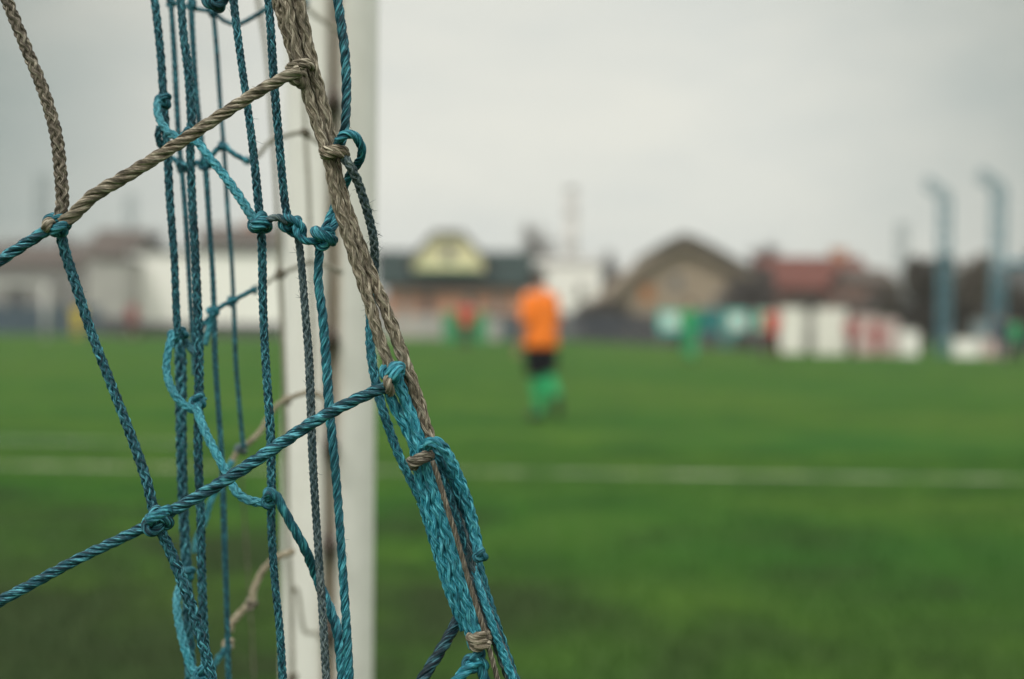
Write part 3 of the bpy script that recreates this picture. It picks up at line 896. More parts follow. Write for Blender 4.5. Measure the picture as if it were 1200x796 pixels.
        mb.tube(sp_, [(lambda a_, b_: (b_, a_))(*q) for q in zip(np.interp(np.linspace(0, 1, len(sp_)), [0, 0.15, 0.5, 0.8, 1], [0.028, 0.040, 0.040, 0.046, 0.022]), np.interp(np.linspace(0, 1, len(sp_)), [0, 0.15, 0.4, 0.8, 1], [0.03, 0.052, 0.05, 0.034, 0.018]))], 14)
        part(mb, 'boot', SHOE)
    # hair cap, slightly uneven, open at the face
    mb = MB()
    hc = J['neck'] + hd * 0.86
    vs = []; fs = []
    nu, nv = 18, 9
    for i in range(nv):
        ph = i / (nv - 1) * 0.62 * PI
        for k in range(nu):
            t = 2 * PI * k / nu
            dr = np.array([math.sin(ph) * math.cos(t), math.sin(ph) * math.sin(t), math.cos(ph)])
            f_ = dr @ fw
            rr_ = 0.106 + 0.004 * math.sin(5 * t + 3 * ph)
            z = dr[2]
            if f_ > 0.35 and z < 0.45: rr_ *= 0.72
            vs.append(hc + np.array([dr[0] * rr_ * 0.93, dr[1] * rr_ * 1.03, dr[2] * rr_ * 1.08]) - fw * 0.008)
    for i in range(nv - 1):
        for k in range(nu):
            fs.append((i * nu + k, (i + 1) * nu + k, (i + 1) * nu + (k + 1) % nu, i * nu + (k + 1) % nu))
    mb.add(vs, fs)
    part(mb, 'hair', HAIR)
    if detail:
        mb = MB()
        for s_ in (-1, 1):
            mb.tube([J['neck'] + hd * 0.83 + fw * 0.070 + sdv * s_ * 0.030, J['neck'] + hd * 0.83 + fw * 0.086 + sdv * s_ * 0.030], [0.012, 0.006], 10)
        part(mb, 'eyes', SHOE)
    root.rotation_euler = (0, 0, rz)
    root.scale = (scale,) * 3
    return root


ORANGE = ('orange_shirt', (1.0, 0.235, 0.025)); BLACK = ('black_cloth', (0.010, 0.010, 0.014)); GREEN = ('green_cloth', (0.03, 0.36, 0.13))
RED = ('red_shirt', (0.60, 0.055, 0.035)); DKRED = ('maroon_cloth', (0.07, 0.014, 0.012)); BRIGHTGREEN = ('bright_green_cloth', (0.03, 0.34, 0.13))
YELLOW = ('yellow_shirt', (0.65, 0.50, 0.03)); NAVY = ('navy_cloth', (0.012, 0.03, 0.055)); TEALC = ('teal_cloth', (0.02, 0.26, 0.24))
DARK = ('charcoal_cloth', (0.02, 0.02, 0.022)); ROSE = ('crimson_shirt', (0.33, 0.035, 0.04))

walk_away = dict(head=(0.03, 0.12, 1.60), headtop=(0.035, 0.155, 1.68), neck=(0.01, 0.04, 1.455), chest=(0, 0.02, 1.31), face=(-0.1, 0.8, -0.5),
                 shL=(-0.165, 0.0, 1.38), shR=(0.165, 0.04, 1.385), elL=(-0.225, -0.02, 1.10), elR=(0.215, 0.02, 1.10), wrL=(-0.24, 0.06, 0.86), wrR=(0.20, 0.22, 0.94),
                 knL=(-0.03, 0.05, 0.49), anL=(0.0, -0.02, 0.085), toL=(-0.02, 0.15, 0.035),
                 knR=(0.08, 0.0, 0.50), anR=(0.07, -0.20, 0.25), toR=(0.09, -0.20, 0.07))
person(634, 15.9, 'player in orange shirt, black shorts and green socks walking away on the pitch', ORANGE, BLACK, GREEN, R(38), walk_away, 1.0, detail=True)

run = dict(knL=(-0.10, 0.22, 0.56), anL=(-0.10, 0.10, 0.18), toL=(-0.11, 0.28, 0.15), knR=(0.10, -0.04, 0.50), anR=(0.10, -0.30, 0.14), toR=(0.11, -0.16, 0.035),
           elL=(-0.27, -0.16, 1.17), wrL=(-0.23, 0.05, 1.05), elR=(0.27, 0.10, 1.18), wrR=(0.18, 0.28, 1.20))
stride = dict(knL=(-0.10, 0.16, 0.49), anL=(-0.10, 0.20, 0.09), toL=(-0.11, 0.37, 0.05), knR=(0.10, -0.06, 0.49), anR=(0.10, -0.32, 0.12), toR=(0.11, -0.17, 0.035))
crouch = dict(head=(0, 0.32, 1.02), headtop=(0, 0.36, 1.10), neck=(0, 0.22, 0.86), chest=(0, 0.14, 0.72), waist=(0, 0.0, 0.52), pelvis=(0, -0.1, 0.42),
              shL=(-0.19, 0.18, 0.80), shR=(0.19, 0.18, 0.80), elL=(-0.24, 0.34, 0.60), elR=(0.24, 0.34, 0.60), wrL=(-0.14, 0.52, 0.55), wrR=(0.14, 0.52, 0.55),
              hipL=(-0.10, -0.08, 0.40), hipR=(0.10, -0.08, 0.40), knL=(-0.14, 0.30, 0.50), knR=(0.14, 0.30, 0.50), anL=(-0.13, 0.14, 0.09), anR=(0.13, 0.14, 0.09), toL=(-0.15, 0.31, 0.035), toR=(0.15, 0.31, 0.035))
person(546, 51, 'player in red shirt and maroon shorts standing before the green board', RED, DKRED, DKRED, R(170))
person(808, 39, 'player all in green running before the turquoise boards', BRIGHTGREEN, BRIGHTGREEN, BRIGHTGREEN, R(-10), run)
person(905, 45, 'player in red shirt and dark maroon shorts walking left of the white panels', RED, DKRED, DKRED, R(25), stride)
person(155, 66, 'person in dull red standing before the long white building', ROSE, DKRED, DKRED, R(60), stride, 1.05)
person(91, 68, 'slim person in a yellow shirt near the distant goal', YELLOW, YELLOW, YELLOW, R(200), None, 1.0)
person(878, 72, 'person in charcoal crouching under the pale mint board', DARK, DARK, DARK, R(160), crouch, 1.15, long_legs=True)
person(850, 73, 'person in teal crouching below the turquoise boards', TEALC, TEALC, TEALC, R(200), crouch, 1.1, long_legs=True)
person(998, 62, 'person in crimson top and dark trousers between the white and pinkish panels', ROSE, DKRED, DKRED, R(180), None, 1.05, long_legs=True)
person(1027, 63, 'person in red standing before the pinkish panel', ROSE, ROSE, ROSE, R(150), stride, 0.95)
person(1173, 60, 'person in navy standing at the foot of the right-hand mast', NAVY, NAVY, NAVY, R(150), None, 1.05, long_legs=True, long_sleeve=True)
person(1190, 50, 'person in bright green tracksuit at the right-hand edge by the pale panel', BRIGHTGREEN, DARK, DARK, R(30), stride, 0.95, long_legs=True, long_sleeve=True)

# ------------------------------------------------------------------ background materials
MW = {
    'white': surf('white_render', (0.86, 0.84, 0.77), (0.80, 0.78, 0.71), 0.4, 0.85),
    'offwhite': surf('offwhite_panel', (0.78, 0.76, 0.68), (0.68, 0.66, 0.58), 0.8, 0.7),
    'pink': surf('pinkish_panel', (0.60, 0.46, 0.42), (0.48, 0.36, 0.33), 0.9, 0.8),
    'cream': surf('yellow_gable_boards', (0.80, 0.73, 0.44), (0.70, 0.63, 0.37), 0.8, 0.85),
    'brick': brick_mat('salmon_brick', (0.58, 0.27, 0.15), (0.50, 0.22, 0.125), (0.42, 0.30, 0.22), 1.6),
    'grey': surf('grey_render', (0.26, 0.25, 0.23), (0.17, 0.165, 0.155), 0.5, 0.9),
    'paleg': surf('pale_grey_render', (0.40, 0.385, 0.35), (0.30, 0.29, 0.265), 0.5, 0.9),
    'dark': surf('dark_plinth', (0.075, 0.075, 0.078), (0.05, 0.05, 0.052), 0.7, 0.9),
    'tan': surf('tan_timber_wall', (0.36, 0.285, 0.20), (0.26, 0.205, 0.145), 0.6, 0.9),
    'thatch': surf('brown_roof_boards', (0.27, 0.215, 0.155), (0.18, 0.145, 0.105), 0.9, 0.95),
    'slate': tile_mat('dark_slate', (0.075, 0.078, 0.072), (0.045, 0.047, 0.045), 4),
    'greenroof': tile_mat('dark_green_roof', (0.030, 0.052, 0.046), (0.018, 0.030, 0.027), 4),
    'redtile': tile_mat('red_tile', (0.19, 0.068, 0.048), (0.085, 0.036, 0.029), 5),
    'redwall': surf('pale_red_wall', (0.27, 0.155, 0.12), (0.15, 0.10, 0.08), 0.8, 0.9),
    'browntile': tile_mat('brown_tile', (0.135, 0.11, 0.09), (0.075, 0.062, 0.053), 5),
    'glass': surf('dark_glass', (0.018, 0.02, 0.022), scale=2, rough=0.15, spec=0.5),
    'frame': surf('window_frame', (0.45, 0.43, 0.38), scale=4, rough=0.7),
    'fence': surf('dark_blue_fence', (0.050, 0.056, 0.068), (0.032, 0.036, 0.046), 0.7, 0.8),
    'bluesteel': surf('blue_mast_paint', (0.10, 0.235, 0.28), (0.07, 0.175, 0.215), 1.0, 0.6),
    'palesteel': surf('pale_mast_paint', (0.30, 0.35, 0.35), (0.22, 0.26, 0.26), 1.0, 0.6),
    'goalw': surf('far_goal_paint', (0.58, 0.57, 0.52), scale=2, rough=0.6),
    'turq': surf('turquoise_board', (0.05, 0.52, 0.42), (0.04, 0.44, 0.36), 0.6, 0.7),
    'teal': surf('deep_teal_board', (0.015, 0.17, 0.165), (0.012, 0.13, 0.13), 0.6, 0.7),
    'mint': surf('mint_board', (0.30, 0.60, 0.44), (0.25, 0.52, 0.38), 0.6, 0.7),
    'boardwhite': surf('board_print_white', (0.78, 0.84, 0.78), scale=1.5, rough=0.7),
    'greenb': surf('green_board', (0.03, 0.26, 0.10), (0.025, 0.2, 0.08), 0.6, 0.7),
    'orangeb': surf('orange_shutter', (0.46, 0.19, 0.06), scale=2, rough=0.8),
    'paletwig': surf('pale_twigs', (0.27, 0.25, 0.22), (0.18, 0.165, 0.145), 0.7, 0.95),
    'bark': surf('bark', (0.075, 0.062, 0.052), (0.04, 0.033, 0.028), 3, 0.95),
    'twig': surf('bare_twigs', (0.125, 0.108, 0.094), (0.07, 0.06, 0.053), 0.7, 0.95),
    'shrub': surf('dry_shrub', (0.105, 0.088, 0.064), (0.045, 0.040, 0.033), 0.6, 0.95),
    'tanshrub': surf('tan_shrub', (0.15, 0.125, 0.09), (0.06, 0.05, 0.038), 0.6, 0.95),
    'tower': surf('pale_concrete', (0.56, 0.54, 0.50), (0.46, 0.44, 0.41), 0.5, 0.9),
    'bluebox': surf('dull_blue_boards', (0.04, 0.075, 0.10), (0.028, 0.05, 0.068), 0.6, 0.8),
    'palebl': surf('pale_blue_panel', (0.22, 0.28, 0.29), (0.17, 0.22, 0.23), 0.8, 0.8),
}


def PX(px, Y): return W(px, 390, Y)[0]
def PZ(px, py, Y): return W(px, py, Y)[2]


def window(parent, x0, x1, z0, z1, Y, mat_frame='frame', mat_glass='glass', cross=True):
    fr = MB(); t = 0.09
    fr.box((x0, Y - 0.06, z0), (x1, Y + 0.02, z0 + t)); fr.box((x0, Y - 0.06, z1 - t), (x1, Y + 0.02, z1))
    fr.box((x0, Y - 0.06, z0 + t), (x0 + t, Y + 0.02, z1 - t)); fr.box((x1 - t, Y - 0.06, z0 + t), (x1, Y + 0.02, z1 - t))
    if cross: fr.box(((x0 + x1) / 2 - 0.04, Y - 0.055, z0 + t), ((x0 + x1) / 2 + 0.04, Y + 0.02, z1 - t))
    f = fr.build('window', MW[mat_frame], parent)
    pn = MB().box((x0 + t, Y - 0.02, z0 + t), (x1 - t, Y - 0.012, z1 - t)).build('pane', MW[mat_glass], None)
    pn.data.transform(Matrix.Translation(-parent_origin(f)))
    pn.parent = f
    MBsill = MB().box((x0 - 0.08, Y - 0.14, z0 - 0.08), (x1 + 0.08, Y - 0.005, z0 - 0.003)).build('sill', MW[mat_frame], None)
    MBsill.data.transform(Matrix.Translation(-parent_origin(f)))
    MBsill.parent = f
    return f


def house(name, label, cat, px0, px1, Y, y_eave, y_top, depth, wall, roof, gable='front', windows=(), over=0.5, plinth=None, chimney=None, wall2=None, door=None, thick=0.22):
    x0, x1 = PX(px0, Y), PX(px1, Y)
    xm = (px0 + px1) / 2
    ze, zt = PZ(xm, y_eave, Y), PZ(xm, y_top, Y)
    zb = gz((x0 + x1) / 2, Y)
    h = empty(name, ((x0 + x1) / 2, Y, zb), label, cat)
    cx = (x0 + x1) / 2
    mb = MB()
    if gable == 'front':
        mb.prism([(x0, zb - 0.4), (x1, zb - 0.4), (x1, ze), (cx, zt), (x0, ze)], 'y', Y, Y + depth)
    elif gable == 'side':
        mb.prism([(Y, zb - 0.4), (Y + depth, zb - 0.4), (Y + depth, ze), (Y + depth / 2, zt), (Y, ze)], 'x', x0, x1)
    else:
        mb.box((x0, Y, zb - 0.4), (x1, Y + depth, ze))
    mb.build('wall', MW[wall], h)
    rb = MB()
    if gable == 'front':
        sl = (zt - ze) / (cx - x0)
        for sg in (-1, 1):
            xe = cx + sg * ((x1 - x0) / 2 + over)
            zz = ze - over * sl
            rb.prism([(xe, zz + 0.01), (cx, zt + 0.01), (cx, zt + 0.01 + thick * 1.3), (xe, zz + 0.01 + thick)][::sg], 'y', Y - over, Y + depth + over)
    elif gable == 'side':
        sl = (zt - ze) / (depth / 2); ym = Y + depth / 2
        for sg in (-1, 1):
            ye = ym + sg * (depth / 2 + over); zz = ze - over * sl
            rb.prism([(ye, zz + 0.01), (ym, zt + 0.01), (ym, zt + 0.01 + thick * 1.3), (ye, zz + 0.01 + thick)], 'x', x0 - over, x1 + over)
    else:
        rb.box((x0 - over, Y - over, ze + 0.003), (x1 + over, Y + depth + over, ze + thick))
    rf = rb.build('roof', MW[roof], h)
    if chimney:
        cpx, cw, ct = chimney
        ccx = PX(cpx, Y)
        mbc = MB(); zz = PZ(cpx, ct, Y)
        mbc.box((ccx - cw / 2, Y + depth * 0.45, ze), (ccx + cw / 2, Y + depth * 0.45 + cw, zz)); mbc.box((ccx - cw / 2 - 0.06, Y + depth * 0.45 - 0.06, zz + 0.003), (ccx + cw / 2 + 0.06, Y + depth * 0.45 + cw + 0.06, zz + 0.12))
        mbc.build('chimney', MW['brick'], h)
    for (a, b_, t_, bt) in windows:
        window(h, PX(a, Y), PX(b_, Y), PZ((a + b_) / 2, bt, Y), PZ((a + b_) / 2, t_, Y), Y - 0.004)
    if plinth:
        zt_ = PZ(xm, plinth, Y)
        MB().box((x0 - 0.03, Y - 0.06, zb - 0.4), (x1 + 0.03, Y - 0.003, zt_)).build('plinth', MW['dark'], h)
    if door:
        a, b_, t_ = door
        dx0, dx1, dz = PX(a, Y), PX(b_, Y), PZ((a + b_) / 2, t_, Y)
        dr = MB().box((dx0, Y - 0.05, zb), (dx1, Y - 0.004, dz)).build('door', MW['dark'], h)
    return h


def fbox(name, label, cat, px0, px1, Y, y_top, mat, y_bot=None, depth=0.08, group=None, parts=None):
    """free-standing board with two legs: panel, frame, posts"""
    x0, x1 = PX(px0, Y), PX(px1, Y); xm = (px0 + px1) / 2
    zb = gz((x0 + x1) / 2, Y); zt = PZ(xm, y_top, Y)
    z0 = zb + 0.02 if y_bot is None else max(zb + 0.02, PZ(xm, y_bot, Y))
    h = empty(name, ((x0 + x1) / 2, Y, zb), label, cat, group)
    MB().box((x0, Y, z0), (x1, Y + depth, zt)).build('panel', MW[mat], h)
    fr = MB()
    for a, b_ in (((x0 - 0.05, z0), (x0 - 0.003, zt)), ((x1 + 0.003, z0), (x1 + 0.05, zt)), ((x0 - 0.05, zt + 0.003), (x1 + 0.05, zt + 0.05))):
        fr.box((a[0], Y - 0.02, a[1]), (b_[0], Y + depth + 0.02, b_[1]))
    fr.build('frame', MW['frame'], h)
    for xx_ in (x0 + 0.1 * (x1 - x0), x1 - 0.1 * (x1 - x0)):
        mb = MB(); mb.box((xx_ - 0.03, Y + depth + 0.003, zb - 0.1), (xx_ + 0.03, Y + depth + 0.07, zt - 0.1))
        mb.build('post', MW['frame'], h)
    return h, (x0, x1, z0, zt)


# ---- buildings
BUILD = []
# house with the yellow gable
Yc = 112
h = house('cottage', 'brick house with dark green roof and a yellow dormer gable, mid distance', 'house', 452, 612, Yc, 331, 294, 11, 'brick', 'greenroof', 'side', windows=[(470, 480, 346, 366), (545, 557, 346, 366), (578, 588, 346, 366)], over=0.9, door=(494, 506, 344))
x0, x1 = PX(484, Yc), PX(566, Yc)
zb_, zm_, zt_ = PZ(525, 318, Yc), PZ(525, 306, Yc), PZ(525, 276, Yc)
cx = (x0 + x1) / 2
mb = MB(); mb.prism([(x0, zb_), (x1, zb_), (x1, zm_), (cx + 1.1, zt_), (cx - 1.1, zt_), (x0, zm_)], 'y', Yc - 0.3, Yc + 6); mb.build('dormer', MW['cream'], h)
mb = MB()
for sg in (-1, 1):
    mb.prism([(cx + sg * ((x1 - x0) / 2 + 0.5), zm_ - 0.35), (cx + sg * 1.1, zt_ + 0.01), (cx + sg * 1.1, zt_ + 0.3), (cx + sg * ((x1 - x0) / 2 + 0.5), zm_ - 0.05)], 'y', Yc - 0.8, Yc + 6.2)
mb.box((cx - 1.097, Yc - 0.8, zt_ + 0.01), (cx + 1.097, Yc + 6.2, zt_ + 0.3))
mb.build('dormer_roof', MW['browntile'], h)
window(h, cx - 0.5, cx + 0.5, PZ(525, 304, Yc), PZ(525, 288, Yc), Yc - 0.31)
mb = MB(); mb.box((PX(488, Yc), Yc - 0.9, zb_ + 0.02), (PX(562, Yc), Yc - 0.35, zb_ + 0.14)); mb.build('dormer_ledge', MW['greenb'], h)

house('white_house', 'plain white two-storey house behind the orange player', 'house', 600, 703, 132, 311, 301, 12, 'white', 'paleg', 'side', windows=[(618, 626, 335, 352), (676, 684, 332, 348)], over=0.15)
Yb = 104
prof_ = [(690, 369), (712, 352), (740, 326), (766, 306), (784, 296), (799, 290), (818, 297), (840, 308), (862, 321), (888, 334), (914, 344)]
pp = [(PX(a, Yb), PZ(a, q, Yb)) for a, q in prof_]
zb_ = gz((pp[0][0] + pp[-1][0]) / 2, Yb)
hb = empty('barn', ((pp[0][0] + pp[-1][0]) / 2, Yb, zb_), 'wide brown timber barn with a rounded roof behind the turquoise boards', 'barn')
MB().prism([(x, z) for x, z in pp] + [(pp[-1][0], zb_ - 0.4), (pp[0][0], zb_ - 0.4)], 'y', Yb, Yb + 16).build('wall', MW['tan'], hb)
mb = MB()
for k in range(len(pp) - 1):
    (a, za), (c_, zc) = pp[k], pp[k + 1]
    mb.prism([(a, za + 0.01), (c_, zc + 0.01), (c_, zc + 0.62), (a, za + 0.62)], 'y', Yb - 0.9 - 0.004 * k, Yb + 16.6)
mb.build('roof', MW['thatch'], hb)
mb = MB()
for k in range(3, 9):
    (a, za), (c_, zc) = pp[k], pp[k + 1]
    mb.prism([(a, za + 0.63), (c_, zc + 0.63), (c_, zc + 1.0), (a, za + 1.0)], 'y', Yb - 1.1 - 0.004 * k, Yb + 16.8)
mb.build('ridge_cover', MW['slate'], hb)
window(hb, PX(836, Yb), PX(847, Yb), PZ(840, 362, Yb), PZ(840, 344, Yb), Yb - 0.004)
window(hb, PX(786, Yb), PX(798, Yb), PZ(790, 340, Yb), PZ(790, 322, Yb), Yb - 0.004)
MB().box((PX(750, Yb), Yb - 0.1, PZ(757, 354, Yb)), (PX(765, Yb), Yb - 0.04, PZ(757, 334, Yb))).build('shutter', MW['orangeb'], hb)
mb = MB()
for a in (720, 752, 781, 812, 846, 880): mb.box((PX(a, Yb) - 0.1, Yb - 0.09, zb_), (PX(a, Yb) + 0.1, Yb - 0.005, PZ(a, 356, Yb)))
mb.build('timber_frame', MW['thatch'], hb)
h = house('red_roof_house', 'house with a dull red tiled roof and pale red wall behind the white panels', 'house', 905, 1020, 100, 338, 302, 10, 'redwall', 'redtile', 'side', windows=[(950, 962, 345, 358)], over=0.5, chimney=(1001, 1.0, 289))
house('low_shed', 'low pinkish shed with a brown roof beside the red-roofed house', 'shed', 1000, 1046, 92, 332, 318, 6, 'redwall', 'browntile', 'side', over=0.3)
house('long_hall', 'long white single-storey hall with a dark plinth, left of the post', 'hall', 149, 332, 110, 297, 288, 14, 'white', 'slate', 'flat', over=0.25, plinth=379, windows=[], thick=0.25)
house('brown_roof_house', 'house with a brown tiled roof rising behind the white hall', 'house', 232, 318, 134, 284, 264, 10, 'paleg', 'browntile', 'side', windows=[(262, 270, 275, 282)], over=0.4, chimney=(282, 1.0, 256))
house('dark_roof_house', 'grey house with a low dark roof between the far goal and the white hall', 'house', 100, 150, 126, 300, 268, 10, 'paleg', 'browntile', 'side', windows=[(126, 136, 322, 345)], over=0.4)
house('grey_store', 'grey store with a shallow dark roof behind the far goal', 'store', -40, 96, 130, 312, 285, 14, 'grey', 'browntile', 'side', windows=[(60, 72, 330, 350), (8, 30, 335, 360)], over=0.4)
house('small_kiosk', 'pale grey flat-roofed kiosk left of the long white hall', 'kiosk', 119, 147, 106, 306, 300, 5, 'paleg', 'slate', 'flat', over=0.2, plinth=372)
house('end_house', 'dark house with a slate roof at the right-hand edge behind the mast', 'house', 1166, 1260, 96, 346, 315, 9, 'dark', 'slate', 'side', windows=[(1180, 1192, 350, 366)], over=0.4)
# chimney tower
Yt = 150
xc = PX(668, Yt); zt_ = PZ(668, 222, Yt)
t_ = empty('chimney_tower', (xc, Yt, gz(xc, Yt)), 'tall pale concrete chimney above the white house', 'chimney')
mb = MB(); mb.tube([(xc, Yt, 0), (xc, Yt, zt_ * 0.55), (xc, Yt, zt_)], [0.95, 0.75, 0.55], 20); mb.build('shaft', MW['tower'], t_, smooth=True)
for q in (0.62, 0.84, 0.985):
    mb = MB(); mb.tube([(xc, Yt, zt_ * q), (xc, Yt, zt_ * q + 0.35)], 0.86 - 0.2 * q, 20); mb.build('collar', MW['grey'], t_)

# ---- fences
def fence(name, label, px0, Y0, px1, Y1, height, mat, n):
    a = np.array([PX(px0, Y0), Y0]); b_ = np.array([PX(px1, Y1), Y1])
    h = empty(name, (a[0], a[1], gz(a[0], a[1])), label, 'fence')
    d = (b_ - a) / n
    sl = MB()
    for i in range(n):
        p0, p1 = a + d * i, a + d * (i + 1)
        z0, z1 = gz(*p0), gz(*p1)
        pk = MB(); pk.box((p0[0] - 0.05, p0[1] - 0.05, z0 - 0.2), (p0[0] + 0.05, p0[1] + 0.05, z0 + height + 0.1)); pk.build('post', MW[mat], h)
        k = 10
        for j in range(k):
            q0, q1 = p0 + (p1 - p0) * (j + 0.06) / k, p0 + (p1 - p0) * (j + 0.94) / k
            e = height + (0.06 if j % 2 else 0)
            nrm = np.array([0, 0.02])
            vs = [(*q0, z0 + 0.06), (*q1, z1 + 0.06), (*q1, z1 + e), (*q0, z0 + e)]
            vs2 = [(x, y + 0.025, z) for x, y, z in vs]
            sl.add(vs + vs2, [(0, 1, 2, 3), (7, 6, 5, 4), (0, 4, 5, 1), (1, 5, 6, 2), (2, 6, 7, 3), (3, 7, 4, 0)])
    sl.build('boarding', MW[mat], h)
    return h


fence('board_fence', 'dark blue-grey board fence along the far side behind the orange player', 572, 98, 905, 78, 1.75, 'fence', 14)
fence('board_fence', 'low grey board fence in front of the brick house', 445, 103, 572, 99, 1.7, 'paleg', 6)
fence('board_fence', 'dark board fence at the far left behind the distant goal', -30, 112, 118, 108, 2.2, 'bluebox', 6)

# ---- boards
BG = 'boards along the far touchline'
fbox('advertising_board', 'green board behind the player in red and maroon', 'board', 519, 571, 75, 366, 'greenb', 400, group=BG)
fbox('advertising_board', 'navy board just left of the orange player', 'board', 589, 607, 88, 375, 'bluebox', 400, group=BG)
fbox('advertising_board', 'cream board between the green board and the navy board', 'board', 573, 586, 88, 374, 'paleg', 400, group=BG)
bd, (x0, x1, z0, z1) = fbox('advertising_board', 'bright turquoise board with a white panel, left end of the turquoise row', 'board', 772, 812, 76, 364, 'turq', 390, group=BG)
MB().box((x0 + 0.25, 75.98, z0 + 0.28), (x1 - 0.3, 75.995, z1 - 0.22)).build('print', MW['boardwhite'], bd)
fbox('advertising_board', 'deep teal board in the middle of the turquoise row', 'board', 816, 848, 76, 362, 'teal', 390, group=BG)
bd, (x0, x1, z0, z1) = fbox('advertising_board', 'turquoise and white board right of the deep teal board', 'board', 851, 876, 76, 364, 'turq', 390, group=BG)
MB().box((x0 + 0.2, 75.98, z0 + 0.2), (x1 - 0.2, 75.995, z1 - 0.2)).build('print', MW['boardwhite'], bd)
fbox('advertising_board', 'pale mint board next to the player in red', 'board', 886, 904, 76, 364, 'mint', 388, group=BG)
fbox('upright_board', 'upright white panel, left one of the white pair', 'panel', 914, 942, 68, 361, 'offwhite', group=BG)
fbox('upright_board', 'upright white panel, right one of the white pair', 'panel', 955, 992, 68, 362, 'offwhite', group=BG)
fbox('upright_board', 'narrow grey panel between the two white panels', 'panel', 944.5, 952.5, 69, 368, 'paleg', group=BG)
fbox('low_board', 'pinkish white panel right of the person in crimson', 'panel', 1003, 1030, 67, 370, 'pink', group=BG)
fbox('low_board', 'low pinkish panel before the dark shrub', 'panel', 1034, 1052, 67, 374, 'pink', group=BG)
fbox('low_board', 'low whitish panel beside the dark shrub', 'panel', 1056, 1076, 66, 388, 'white', group=BG)
fbox('low_board', 'pale panel between the two blue masts', 'panel', 1118, 1148, 64, 398, 'white', group=BG)
fbox('low_board', 'pale panel at the foot of the right-hand mast', 'panel', 1152, 1180, 64, 396, 'pink', group=BG)
fbox('hung_board', 'pale blue panel hung between the two masts', 'panel', 1140, 1162, 67, 376, 'palebl', 400, group=BG)


# ---- lattice masts
def mast(px, Y, y_top, wpx, label, mat, arm=True, group='masts along the ground'):
    w = wpx / F * Y
    x = PX(px, Y); z0 = gz(x, Y); zt = PZ(px, y_top + 22, Y)
    h = empty('lattice_mast', (x, Y, z0), label, 'mast', group)
    cs = [(-w / 2, -w / 2), (w / 2, -w / 2), (w / 2, w / 2), (-w / 2, w / 2)]
    t = w * 0.15
    mb = MB()
    for a, b_ in cs:
        mb.box((x + a - t / 2, Y + b_ - t / 2, z0 - 0.2), (x + a + t / 2, Y + b_ + t / 2, zt))
    n = int((zt - z0) / (w * 1.4))
    for i in range(n):
        za, zb_ = z0 + (zt - z0) * i / n, z0 + (zt - z0) * (i + 1) / n
        for k in range(4):
            p, q = cs[k], cs[(k + 1) % 4]
            if i % 2: p, q = q, p
            mb.tube([(x + p[0], Y + p[1], za), (x + q[0], Y + q[1], zb_)], t * 0.4, 5)
    mb.build('mast_frame', MW[mat], h)
    if arm:
        # cranked head leaning to the left
        dx = -22 / F * Y
        mb = MB()
        for b_ in (-w / 2, w / 2):
            mb.tube([(x + w / 2, Y + b_, zt), (x + w / 2 - 0.15, Y + b_, zt + 0.25), (x + dx, Y + b_, zt + 22 / F * Y)], t * 0.6, 6)
            mb.tube([(x - w / 2, Y + b_, zt), (x + dx - 0.1, Y + b_, zt + 22 / F * Y - w * 0.9)], t * 0.6, 6)
        for q in np.linspace(0.1, 0.95, 6):
            xx_, zz_ = x + w / 2 + (dx - w / 2) * q, zt + 22 / F * Y * q
            mb.tube([(xx_, Y - w / 2, zz_), (xx_ - w * 0.5, Y + w / 2, zz_ - w * 0.5)], t * 0.4, 5)
        mb.build('mast_head', MW[mat], h)
    return h


mast(1106, 66, 209, 11, 'blue lattice mast with cranked head, left of the near pair', 'bluesteel')
mast(1169, 66, 199, 12, 'blue lattice mast with cranked head at the right-hand edge', 'bluesteel')
mast(1056, 96, 238, 9, 'thin distant mast left of the blue pair', 'palesteel', False)
mast(49, 150, 180, 11, 'pale straight mast at the far left skyline', 'palesteel', False)
mast(152, 150, 205, 8, 'faint thin mast behind the white hall', 'palesteel', False)
# rail running off the right mast
x0, x1 = PX(1172, 66), PX(1240, 66); zr = PZ(1185, 309, 66)
rl = empty('net_rail', (x0, 66, 0), 'blue horizontal rail running right from the mast', 'rail')
mb = MB(); mb.tube([(x0 + 0.2, 66, zr), (x1, 66, zr)], 0.16, 8); mb.build('bar', MW['bluesteel'], rl)
mb = MB(); mb.box((x1, 65.85, -0.2), (x1 + 0.3, 66.15, zr + 0.4)); mb.build('post', MW['bluesteel'], rl)

# ---- far goal
Yg = 62
x1 = PX(53, Yg); x0 = x1 - 7.32; zb_ = gz(x1, Yg)
fg = empty('far_goal', (x1, Yg, zb_), 'white goal frame standing far off at the left edge', 'goal')
zt_ = zb_ + 2.44
for xx_ in (x0, x1):
    mb = MB(); mb.tube([(xx_, Yg, zb_ - 0.2), (xx_, Yg, zt_)], 0.11, 12); mb.build('post', MW['goalw'], fg, smooth=True)
    mb = MB(); mb.tube([(xx_, Yg + 0.1, zt_ - 0.05), (xx_, Yg + 0.9, zt_ - 0.1), (xx_, Yg + 2.0, zb_)], 0.03, 8); mb.build('stay', MW['goalw'], fg, smooth=True)
mb = MB(); mb.tube([(x0, Yg, zt_), (x1, Yg, zt_)], 0.11, 12); mb.build('crossbar', MW['goalw'], fg, smooth=True)


